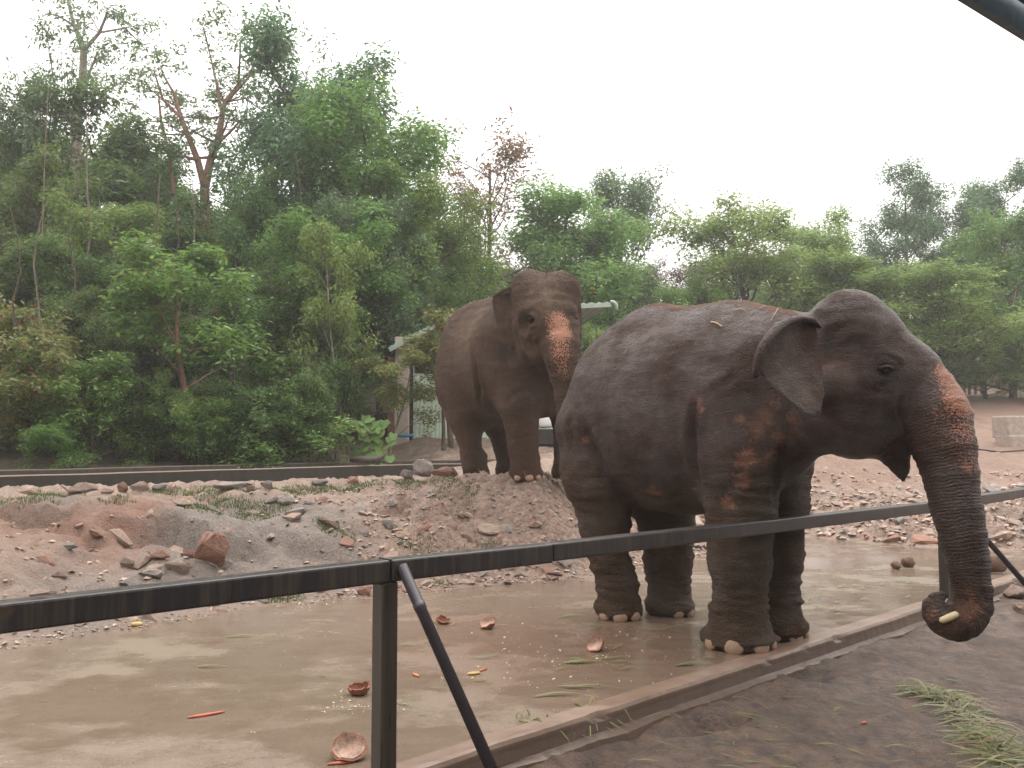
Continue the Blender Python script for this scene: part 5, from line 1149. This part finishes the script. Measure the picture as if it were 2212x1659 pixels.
def rock_mat(name, a, b_, c_):
    m, nt, b = mat(name); L = nt.links.new; p = coords(nt); oi = nd(nt, 'ShaderNodeObjectInfo'); n = noise_n(nt, p, 2.5, 6, .65); n2 = noise_n(nt, p, 14, 5, .7)
    c = mixc(nt, ramp(nt, n, .35, .65), a, b_); c = mixc(nt, ramp(nt, n2, .5, .75, 0, .6), c, c_); hs = nd(nt, 'ShaderNodeHueSaturation'); L(c, hs.inputs['Color']); L(ramp(nt, oi.outputs['Random'], 0, 1, .7, 1.25), hs.inputs['Value']); L(hs.outputs[0], b.inputs['Base Color'])
    b.inputs['Roughness'].default_value = .62; L(bump(nt, math_n(nt, 'ADD', n, n2), .6, .08), b.inputs['Normal']); return m
MR = {'pink': rock_mat('pink_rock', (.36, .26, .205), (.28, .175, .13), (.44, .34, .275)), 'red': rock_mat('red_rock', (.31, .155, .10), (.23, .12, .085), (.38, .24, .175)), 'grey': rock_mat('grey_rock', (.30, .255, .225), (.21, .175, .155), (.40, .34, .29)), 'pale': rock_mat('pale_rock', (.48, .37, .29), (.38, .27, .20), (.56, .46, .37))}
RM_ = {}
def rvar(seed, key, flat, det=False):
    k = (seed, key, flat, det)
    if k not in RM_:
        me = rock_mesh(seed, flat, 16 if not det else 20, det); me.materials.append(MR[key]); RM_[k] = me
    return RM_[k]
def rock_at(x, y, sx, sy, sz, key, label, group=None, seed=0, rz=None, name='rock', det=False, sink=.25, tilt=.2, z=None):
    z = gz_at(x, y) if z is None else z
    o = link(name, rvar(seed % 9, key, .62 if seed % 2 else .8, det), None, None, (x, y, z + sz * (.62 - sink)), (random.uniform(-tilt, tilt), random.uniform(-tilt, tilt), random.uniform(0, 6.28) if rz is None else rz), (sx, sy, sz))
    return tag(o, label, 'rock', group)
def seat(u, v, Y0, Y1):
    """where the line of sight through a point of the picture meets the ground"""
    for k in range(200):
        Y = Y0 + (Y1 - Y0) * k / 199; p = W(u, v, Y)
        if p.z <= gz_at(p.x, p.y): return p
    return W(u, v, Y1)
for u, v, w, h, key, lab in [(455, 1222, 72, 80, 'red', 'largest reddish boulder standing on end at the foot of the bank'), (382, 1236, 62, 30, 'pale', 'flat pale rock left of the largest boulder'), (487, 1236, 36, 34, 'grey', 'grey wedge rock right of the largest boulder'),
                             (405, 1210, 30, 22, 'red', 'small red rock touching the left side of the largest boulder'), (345, 1208, 40, 22, 'red', 'dull red rock under the overhang of the bank'), (275, 1226, 34, 28, 'pink', 'pinkish rock at the left end of the rock pile'), (325, 1250, 62, 22, 'grey', 'low grey rock in front of the flat pale rock'),
                             (790, 1285, 44, 24, 'red', 'red rock on the yard edge just left of the post'), (395, 1092, 40, 16, 'pale', 'thin pale stone half buried in the bank'), (325, 1120, 24, 18, 'pale', 'small whitish stone in the orange clay'), (610, 1092, 56, 26, 'grey', 'dark slab stone leaning on the crest by the grass'),
                             (700, 1090, 36, 18, 'red', 'reddish stone right of the leaning slab stone'), (1060, 1158, 60, 30, 'pale', 'big pale angular stone in the rubble behind the rail'), (870, 1165, 36, 20, 'pink', 'pink stone in the middle of the stony bank'), (480, 1330, 40, 18, 'pink', 'pink stone at the waterline of the yard'),
                             (915, 1030, 46, 44, 'grey', 'grey pointed boulder beside the brown elephant'), (880, 1034, 34, 32, 'grey', 'smaller grey stone left of the pointed boulder'), (960, 1033, 60, 26, 'red', 'reddish heap stone at the heels of the brown elephant'), (1180, 1030, 36, 14, 'pale', 'flat pale stone on the wall edge between the elephants'),
                             (175, 1066, 62, 26, 'pink', 'largest pink stone of the row along the drain wall'), (65, 1068, 56, 20, 'pink', 'low pink stone at the left end of the stone row'), (232, 1068, 30, 18, 'pink', 'small pink stone right of the largest one in the row'), (262, 1064, 26, 26, 'red', 'rounded red stone in the row along the wall'),
                             (300, 1063, 40, 24, 'pale', 'pale stone next to the rounded red stone'), (345, 1062, 38, 24, 'grey', 'grey peaked stone in the row'), (368, 1062, 22, 20, 'pink', 'little pink stone beside the grey peaked one'), (500, 1057, 92, 22, 'grey', 'long low grey stone in the middle of the row'), (545, 1056, 30, 18, 'pink', 'pink stone at the right end of the long grey stone'),
                             (575, 1055, 26, 18, 'grey', 'small grey stone by itself in the row'), (690, 1050, 40, 20, 'grey', 'grey stone beside the grass tuft near the row end'), (765, 1046, 36, 18, 'red', 'red stone near the right end of the row'), (2100, 1118, 60, 30, 'grey', 'rounded grey boulder seen under the rail beside the trunk')]:
    p = seat(u, v, 5.2, 19); w_ = px(w, p.y) / 2 * 1.1; h_ = px(h, p.y) / 2 * 1.2
    rock_at(p.x, p.y + w_ * .15, w_ * 1.08, w_ * .75, h_ * 1.55, key, lab, 'stones of the row along the drain wall' if 'row' in lab else None, seed=(u * 7 + v) % 9, rz=random.uniform(-.3, .3), det=w > 34, name='boulder' if w > 50 else 'rock', tilt=.12, sink=.18, z=p.z)
rs = np.random.RandomState(9); n = 0
while n < 90:
    x = rs.uniform(2.2, 9.5); y = rs.uniform(10.5, 18); d = y - far_edge(x)
    if d < .1 or d > 4.4: continue
    s = rs.uniform(.06, .19) * (1.2 if d < 3 else .8); rock_at(x, y, s * 1.2, s, s * .75, ['pink', 'pink', 'pale', 'grey', 'red'][rs.randint(5)], 'angular stone in the rubble slope beyond the wet yard', 'stones strewn over the far rubble slope', seed=n, tilt=.5, sink=.5); n += 1
n = 0
while n < 72:
    x = rs.uniform(-2.5, 3.2); y = rs.uniform(8.2, 12); d = y - far_edge(x)
    if d < .02 or d > 2.0 or (x + .05) ** 2 + (y - 11) ** 2 < .8 or (abs(x - .165) < .3 and abs(y - 10.5) < .35): continue
    s = rs.uniform(.035, .10); rock_at(x, y, s * 1.25, s, s * .7, ['pink', 'pale', 'pink', 'grey', 'red'][rs.randint(5)], 'small stone lying in the stony bank below the brown elephant', 'stones lying in the bank', seed=n, tilt=.5, sink=.5); n += 1
n = 0
while n < 74:
    x = rs.uniform(-6.2, -.8); y = rs.uniform(6.6, 10.2); d = y - far_edge(x)
    if d < .02 or d > 2.4 or noise.noise(Vector((x * 1.1, y * 1.1, 2))) < -.08: continue
    s = .03 + .11 * rs.uniform() ** 2; rock_at(x, y, s * 1.25, s, s * .75, ['pink', 'red', 'grey', 'pale', 'grey', 'pink'][rs.randint(6)], 'stone half buried in the eroded clay bank left of the post', 'stones half buried in the clay bank', seed=n, tilt=.6, sink=.55); n += 1
n = 0
while n < 30:
    x = rs.uniform(-4.5, 0.5); d = rs.uniform(-.12, .2); y = far_edge(x) + d; s = rs.uniform(.02, .055)
    rock_at(x, y, s * 1.25, s, s * .7, ['pink', 'red', 'grey', 'pink'][rs.randint(4)], 'small stone along the ragged edge where bank meets yard', 'stones along the yard edge', seed=n, tilt=.4, z=max(0, gz_at(x, y))); n += 1
# gravel as a mass
def scatter_stones(name, N, fn, mats, smin, smax, seed):
    rs = np.random.RandomState(seed); base = []
    for k in range(4):
        me = rock_mesh(100 + k, .7, 8); me_v = np.array([v.co[:] for v in me.vertices]); me_f = [tuple(p.vertices) for p in me.polygons]; base.append((me_v, me_f))
    V = []; Fc = []; c = 0; i = 0
    while i < N:
        x, y, ok = fn(rs)
        if not ok: continue
        b = base[i % 4]; s = smin + (smax - smin) * rs.uniform() ** 2.5; a = rs.uniform(0, 6.28); ca, sa = math.cos(a), math.sin(a); q = b[0] * s * np.array([1.2, .9, .75]); q = np.stack([q[:, 0] * ca - q[:, 1] * sa, q[:, 0] * sa + q[:, 1] * ca, q[:, 2]], 1)
        z = max(gz_at(x, y), -.3); z = max(z, 0) if (x - FA.x) * FN_.x + (y - FA.y) * FN_.y < 0 else z
        V.append(q + np.array([x, y, z + s * .25])); Fc += [tuple(c + j for j in f) for f in b[1]]; c += len(q); i += 1
    o = link(name, mesh(name, np.concatenate(V), Fc), mats); return tag(o, kind='stuff')
def gravel_mat():
    m, nt, b = mat('gravel_stone'); g = nd(nt, 'ShaderNodeNewGeometry'); r = g.outputs['Random Per Island']; c = mixc(nt, r, (.24, .16, .125), (.50, .36, .28)); c = mixc(nt, math_n(nt, 'GREATER_THAN', r, .9), c, (.30, .16, .11)); c = mixc(nt, math_n(nt, 'LESS_THAN', r, .2), c, (.26, .23, .21)); nt.links.new(c, b.inputs['Base Color']); b.inputs['Roughness'].default_value = .6; return m
M_GRAV = gravel_mat()
def f1(rs):
    x = rs.uniform(-6.5, 3.4); d = rs.uniform(0, 1) ** 1.3 * 2.6 - .05; y = far_edge(x) + d; w = .25 + .75 * (x > -1.6); return x, y, rs.uniform() < w
def f2(rs):
    x = rs.uniform(2.4, 10); d = rs.uniform(-.05, 6.0); return x, far_edge(x) + d, rs.uniform() < (1.0 if d < 3.8 else .25)
scatter_stones('bank_gravel', 5200, f1, M_GRAV, .008, .042, 1)
scatter_stones('rubble_gravel', 5200, f2, M_GRAV, .015, .095, 2)
def f3(rs):
    x = rs.uniform(-5, 3); d = rs.normal(0, .10); return x, far_edge(x) + d - .04, True
scatter_stones('edge_gravel', 1400, f3, M_GRAV, .005, .025, 3)
def f4(rs):
    t = rs.uniform(-1, 9); s = -rs.uniform(.15, 5) ; p = fence_pt(t, s); return p.x, p.y, p.y < far_edge(p.x)
scatter_stones('grit', 900, f4, M_GRAV, .003, .009, 4)

# ================================================================== GRASS AND LITTER
M_GRASS = leaf_mat('grass_blades', ((.045, .085, .016), (.065, .11, .022), (.10, .13, .035), (.20, .16, .06)), .05, .25)
def blades(name, spots, per, hmin, hmax, w=.006, seed=0, flat=0.0, zfix=None, m=None):
    rs = np.random.RandomState(seed); V = []; Fc = []
    for cx, cy, r in spots:
        for k in range(int(per * r * r * 12)):
            a, q = rs.uniform(0, 6.28), r * rs.uniform() ** .6; x, y = cx + q * math.cos(a) * 1.3, cy + q * math.sin(a) * .8; z = gz_at(x, y) if zfix is None else zfix
            h = rs.uniform(hmin, hmax); d = rs.normal(0, 1, 2) * .5; b = len(V); ww = w * rs.uniform(.6, 1.3); e = rs.normal(0, 1, 2); e /= np.linalg.norm(e); 
            V += [(x - e[0] * ww, y - e[1] * ww, z - .01), (x + e[0] * ww, y + e[1] * ww, z - .01), (x + e[0] * ww * .7 + d[0] * h * .3, y + e[1] * ww * .7 + d[1] * h * .3, z + h * .6), (x - e[0] * ww * .7 + d[0] * h * .3, y - e[1] * ww * .7 + d[1] * h * .3, z + h * .6), (x + d[0] * h * .8, y + d[1] * h * .8, z + h)]
            Fc += [(b, b + 1, b + 2, b + 3), (b + 3, b + 2, b + 4)]
    return tag(link(name, mesh(name, V, Fc), m or M_GRASS), kind='stuff')
sp = []
for u, v, r in [(440, 1098, .22), (480, 1085, .24), (520, 1100, .22), (555, 1115, .20), (590, 1105, .18), (700, 1135, .13), (730, 1150, .15), (60, 1075, .25), (130, 1073, .22), (370, 1066, .2), (450, 1065, .22), (540, 1064, .28), (610, 1062, .25), (660, 1060, .22), (720, 1056, .25), (780, 1050, .25), (870, 1046, .22), (920, 1044, .3), (980, 1042, .25), (1180, 1030, .3), (1230, 1035, .3), (1060, 1200, .14), (900, 1190, .16), (955, 1262, .12), (620, 1292, .15), (590, 1300, .13), (1000, 1205, .12), (250, 1080, .16)]:
    p = seat(u, v, 5.5, 19); sp.append((p.x, p.y, r))
blades('grass', sp, 900, .012, .045, .0035, 3)
def weed_pile(name, pts, n, L0, L1, seed, w=.006, h=.10, label=None):
    rs = np.random.RandomState(seed); V = []; Fc = []
    for k in range(n):
        i = rs.randint(len(pts) - 1); t = rs.uniform(); c = np.array(pts[i]) * (1 - t) + np.array(pts[i + 1]) * t; x, y = c[0] + rs.normal(0, c[2]), c[1] + rs.normal(0, c[2]); L = rs.uniform(L0, L1); a = rs.normal(-.72, .75); bend = rs.normal(0, .5); z0 = gz_at(x, y); zz = abs(rs.normal(0, h * .4)); ww = w * rs.uniform(.5, 1.5); b = len(V); m = 5
        for j in range(m + 1):
            s = j / m; aa = a + bend * s; xx = x + math.cos(aa) * L * (s - .5); yy = y + math.sin(aa) * L * (s - .5); e = (-math.sin(aa), math.cos(aa)); zt = z0 + .008 + zz * math.sin(s * 3.1) + zz * .3; tw = ww * (1 - .75 * abs(2 * s - .8)); tw = max(tw, ww * .25)
            V += [(xx - e[0] * tw, yy - e[1] * tw, zt), (xx + e[0] * tw, yy + e[1] * tw, zt + tw * .5)]
        for j in range(m): q = b + 2 * j; Fc.append((q, q + 1, q + 3, q + 2))
    return tag(link(name, mesh(name, V, Fc), M_CUT), kind='stuff')
M_CUT = leaf_mat('cut_grass', ((.075, .125, .025), (.13, .17, .05), (.24, .23, .10), (.30, .20, .12)), .12, .25)
def P3(u, v, r): p = G(u, v, -.18); return (p.x, p.y, r)
weed_pile('cut_grass', [P3(1985, 1500, .04), P3(2060, 1510, .06), P3(2080, 1540, .06), P3(2130, 1590, .07), P3(2180, 1630, .08), P3(2210, 1670, .09)], 620, .06, .40, 4, .0048, .06)
weed_pile('trampled_grass', [P3(1120, 1640, .05), P3(1200, 1620, .05), P3(1260, 1600, .05), P3(1330, 1585, .04)], 90, .10, .32, 5, .006)
weed_pile('scattered_grass', [P3(1500, 1440, .15), P3(1800, 1550, .25), P3(1500, 1620, .3), P3(1900, 1600, .25)], 60, .04, .20, 6, .004, .02)
# single blades, stalks and scraps one can see lying about
def blade_thing(u, v, L, a, w, m, label, group, z=None, name='grass_blade'):
    p = G(u, v, 0.0 if z is None else z); onslab = (p - FA).dot(FN_) < -.08
    if z is None: p.z = .004 if onslab else gz_at(p.x, p.y) + .006
    V = []; n = 6; bend = random.uniform(-.5, .5)
    for j in range(n + 1):
        s = j / n; aa = a + bend * s; x = math.cos(aa) * L * (s - .5); y = math.sin(aa) * L * (s - .5); e = (-math.sin(aa), math.cos(aa)); tw = w * max(.2, 1 - abs(2 * s - .7)); zt = .004 + .012 * math.sin(3.1 * s)
        V += [(x - e[0] * tw, y - e[1] * tw, zt), (x, y, zt + tw * .4), (x + e[0] * tw, y + e[1] * tw, zt)]
    Fc = []
    for j in range(n):
        b = 3 * j; Fc += [(b, b + 1, b + 4, b + 3), (b + 1, b + 2, b + 5, b + 4)]
    return tag(link(name, mesh(name, V, Fc, True), m, None, p), label, 'grass blade' if name == 'grass_blade' else 'leaf', group)
GB = 'grass blades scattered on the wet yard'
for u, v, L, a, w, lab in [(535, 1376, .34, .15, .014, 'long green blade lying alone on the open yard'), (455, 1442, .20, -.1, .014, 'short dark green blade left of the post'), (1215, 1502, .34, .25, .016, 'pale straight stalk near the kerb'), (1250, 1488, .26, -.35, .014, 'yellowish stalk crossing the straight one'), (1285, 1485, .30, .0, .010, 'thin green stalk in the crossing bunch by the kerb'),
                           (1260, 1432, .26, .1, .030, 'broad dark leaf blade in front of the elephant feet'), (1330, 1424, .26, .1, .010, 'thin tail blade beside the broad leaf blade'), (1235, 1333, .26, .3, .013, 'green stem behind the broken coconut shell'), (1060, 1422, .30, .05, .010, 'thin blade right of the brace'), (960, 1345, .22, 0, .008, 'thin pale stalk between two coconut shells'), (1500, 1436, .30, .35, .020, 'green leaf lying along the kerb by the near forefoot'), (700, 1462, .16, -.7, .006, 'tiny dark sprig left of the post')]:
    blade_thing(u, v, L, a, w, M_CUT, lab, GB)
rs = np.random.RandomState(12)
for i in range(60):
    u, v = rs.uniform(880, 1960), rs.uniform(1215, 1560); p = G(u, v, 0)
    if (p - FA).dot(FN_) > -.15 or p.y > far_edge(p.x) - .2: continue
    blade_thing(u, v, rs.uniform(.05, .18), rs.uniform(-.6, .9), rs.uniform(.004, .012), M_CUT, 'small green scrap of grass on the wet concrete', 'small grass scraps on the yard')
for i in range(34):
    u, v = rs.uniform(1700, 1990), rs.uniform(1255, 1335); p = G(u, v, 0)
    if (p - FA).dot(FN_) > -.1: continue
    blade_thing(u, v, rs.uniform(.05, .13), rs.uniform(-.6, .9), rs.uniform(.012, .026), M_CUT, 'yellow-green leaf scrap beyond the forefeet', 'leaf scraps beyond the forefeet', name='leaf')
GM = 'stalks scattered on the mud outside the rail'
for u, v, L, a, w, lab in [(1335, 1495 + 20, .2, -.6, .004, 'thin pale stalk highest on the mud'), (1625, 1500, .26, -.55, .012, 'green and yellow blade in the middle of the mud'), (1440, 1555, .22, -.9, .004, 'thin straw on the mud near the trampled grass'), (1590, 1590, .2, -.5, .006, 'straw lying at an angle in the lower mud'), (1540, 1645, .2, -.5, .007, 'brownish straw near the bottom edge'), (1680, 1640, .12, -1.3, .006, 'short pale stalk pointing down'), (1715, 1590, .22, -.5, .006, 'dark curved stalk on the mud'), (1790, 1545, .16, -.3, .010, 'green sprig left of the grass pile'), (1940, 1450, .22, -1.0, .004, 'thin straw under the trunk curl'), (1400, 1590, .12, -.4, .012, 'short broad green blade on the lower mud')]:
    blade_thing(u, v, L, a, w, M_CUT, lab, GM)

M_HUSK = simple('coconut_husk', (.22, .085, .045), .75, .4, 14, .7, .012); M_MEAT = simple('coconut_inside', (.52, .36, .28), .6, .45, 22, .8, .01); M_CARROT = simple('orange_peel', (.50, .12, .065), .5, .3); M_CORN = simple('yellow_fruit', (.52, .36, .13), .45, .2); M_CRUMB = simple('pale_crumbs', (.62, .55, .36), .6)
def shell(u, v, r, label, tilt, white=False, seed=0, frac=.5):
    p = G(u, v, 0); root = empty('coconut_shell', (p.x, p.y, 0)); tag(root, label, 'coconut shell', 'broken coconut shells on the yard')
    for nm, rr, m in (('husk', 1.0, M_HUSK), ('inside', .84, M_MEAT if white else M_HUSK)):
        V = []; Fc = []; n, k = 22, 7
        for i in range(k + 1):
            for j in range(n):
                a = j * 2 * math.pi / n; rim = frac * math.pi * (1 + .34 * noise.noise(Vector((math.cos(a) * 1.6, math.sin(a) * 1.6, seed))) + .13 * noise.noise(Vector((math.cos(a) * 6, math.sin(a) * 6, seed)))); th = rim * i / k
                q = Vector((math.sin(th) * math.cos(a) * 1.12, math.sin(th) * math.sin(a), -math.cos(th))) * r * rr; q += q.normalized() * noise.noise(q * 60 + Vector((seed, 0, 0))) * .004; V.append(q)
        for i in range(k):
            for j in range(n):
                f = (i * n + j, i * n + (j + 1) % n, (i + 1) * n + (j + 1) % n, (i + 1) * n + j); Fc.append(f if nm == 'inside' else f[::-1])
        if nm == 'husk':
            b = len(V); V += [v_ * .84 for v_ in V[k * n:(k + 1) * n]]
            for j in range(n): Fc.append((k * n + j, k * n + (j + 1) % n, b + (j + 1) % n, b + j))
        o = link(nm, mesh(nm, V, Fc, True), m, root); o.rotation_euler = (tilt[0], tilt[1], 0); o.location = (0, 0, r * .86)
shell(775, 1500, .060, 'orange-brown coconut half shell left of the post', (.12, -.1), False, 1)
shell(958, 1347, .055, 'coconut shell with jagged upper rim right of the brace top', (.25, .2), False, 2, .42)
shell(1052, 1357, .062, 'broken coconut shell with pale flecks in the middle of the yard', (.5, -.3), True, 3, .46)
shell(1284, 1406, .062, 'coconut shell piece showing white flesh before the elephant feet', (.5, -.5), True, 4, .46)
shell(752, 1640, .085, 'large coconut half with white flesh at the foot of the post', (.45, .1), True, 5, .4)
def strip(u, v, L, r, a, m, label, cat, name, z=0.0):
    p = G(u, v, 0); P = [Vector((math.cos(a) * L * (s - .5), math.sin(a) * L * (s - .5) + .1 * L * (s - .5) ** 2, r * .8)) for s in (0, .15, .5, .85, 1)]
    v_, q = tube_data(P, [r * .35, r * .8, r, r * .75, r * .3], 8); o = link(name, mesh(name, v_, q, True), m, None, (p.x, p.y, z)); o.scale = (1, 1, .7); return tag(o, label, cat)
strip(445, 1546, .20, .012, .55, M_CARROT, 'orange peel strip alone on the left of the yard', 'peel', 'carrot_peel'); strip(737, 1650, .13, .011, .3, M_CARROT, 'orange peel strip beside the large coconut half', 'peel', 'carrot_peel')
strip(1044, 1448, .07, .010, .9, M_CARROT, 'small orange piece touching the yellow piece', 'peel', 'carrot_peel'); strip(1024, 1457, .09, .016, .3, M_CORN, 'small yellow pointed fruit piece right of the brace', 'fruit', 'fruit_piece'); strip(295, 1352, .09, .03, .1, M_CORN, 'yellow fruit lying at the left edge stones', 'fruit', 'fruit_piece')
strip(898, 1460, .08, .014, 2.2, simple('orange_scrap', (.45, .18, .08), .6), 'dull orange leaf scrap between post and brace', 'scrap', 'leaf_scrap')
strip(1865, 1468 + 30, .05, .010, .4, M_CARROT, 'tiny red scrap on the mud', 'scrap', 'peel_scrap', -.17); strip(1890, 1605, .05, .008, 1.2, M_CARROT, 'tiny red scrap low on the mud beside the grass pile', 'scrap', 'peel_scrap', -.19)
def f5(rs):
    k = rs.randint(4); c = [(670, 1303, .13), (790, 1515, .16), (1100, 1435, .3), (1250, 1400, .5)][k]; p = G(c[0], c[1], 0); return p.x + rs.normal(0, c[2]), p.y + rs.normal(0, c[2]), True
scatter_stones('crumbs', 260, f5, M_CRUMB, .004, .013, 8)
# lumps and a short log beyond the second post
M_DUNG = simple('brown_lump', (.15, .085, .055), .8, .3, 15, .6, .01)
for u, v, r, lab in ((1936, 1228, .055, 'round brown lump left of the second post'), (1962, 1224, .075, 'round brown lump half behind the second post'), (1566 + 20, 1222, .0, '')):
    if r == 0: continue
    p = G(u, v, 0); bm = bmesh.new(); bmesh.ops.create_icosphere(bm, subdivisions=3, radius=r)
    for q in bm.verts: q.co += q.normal * noise.fractal(q.co * 22, .9, 2, 3) * r * .25; q.co.z *= .85
    tag(link('dung_lump', bm_mesh('dung_lump', bm, True), M_DUNG, None, (p.x, p.y, r * .75)), lab, 'lump')
p = G(2140, 1238, 0); tube_thing('log', [(p.x - .3, p.y - .02, .10), (p.x - .15, p.y, .105), (p.x, p.y + .02, .11), (p.x + .15, p.y + .03, .10)], [.085, .095, .10, .09], M_DUNG, 'short thick brown log behind the elephant trunk', 'log', n=14)
for u, v, s, lab in ((2192, 1300, .14, 'pale rock against the kerb at the right edge'), (2212, 1330, .11, 'brown rock below the pale one at the right edge')):
    p = G(u, v, -.15); rock_at(p.x, p.y, s * 1.2, s, s * .8, 'pink', lab, seed=u, det=True)
# the white piece of food held in the curl of the trunk
a, b = W(2030, 1341, 5.12), W(2070, 1325, 5.12); tube_thing('banana_piece', [a, a.lerp(b, .1), a.lerp(b, .5), a.lerp(b, .9), b], [.008, .019, .022, .019, .008], simple('pale_banana', (.62, .50, .30), .5), 'pale piece of fruit held in the curl of the elephant trunk', 'fruit', n=12)

# ================================================================== HAZE
def haze():
    bm = bmesh.new(); add_box(bm, (0, 44, 11.5), (126, 118, 31)); me = bm_mesh('haze', bm); m = bpy.data.materials.new('haze'); m.use_nodes = True; nt = m.node_tree; nt.nodes.remove(nt.nodes['Principled BSDF'])
    v = nt.nodes.new('ShaderNodeVolumePrincipled'); v.inputs['Density'].default_value = HAZE; v.inputs['Color'].default_value = (.97, .97, .97, 1); v.inputs['Anisotropy'].default_value = .2; nt.links.new(v.outputs[0], nt.nodes['Material Output'].inputs['Volume'])
    tag(link('haze', me, m), kind='stuff')
HAZE = .0020
haze()
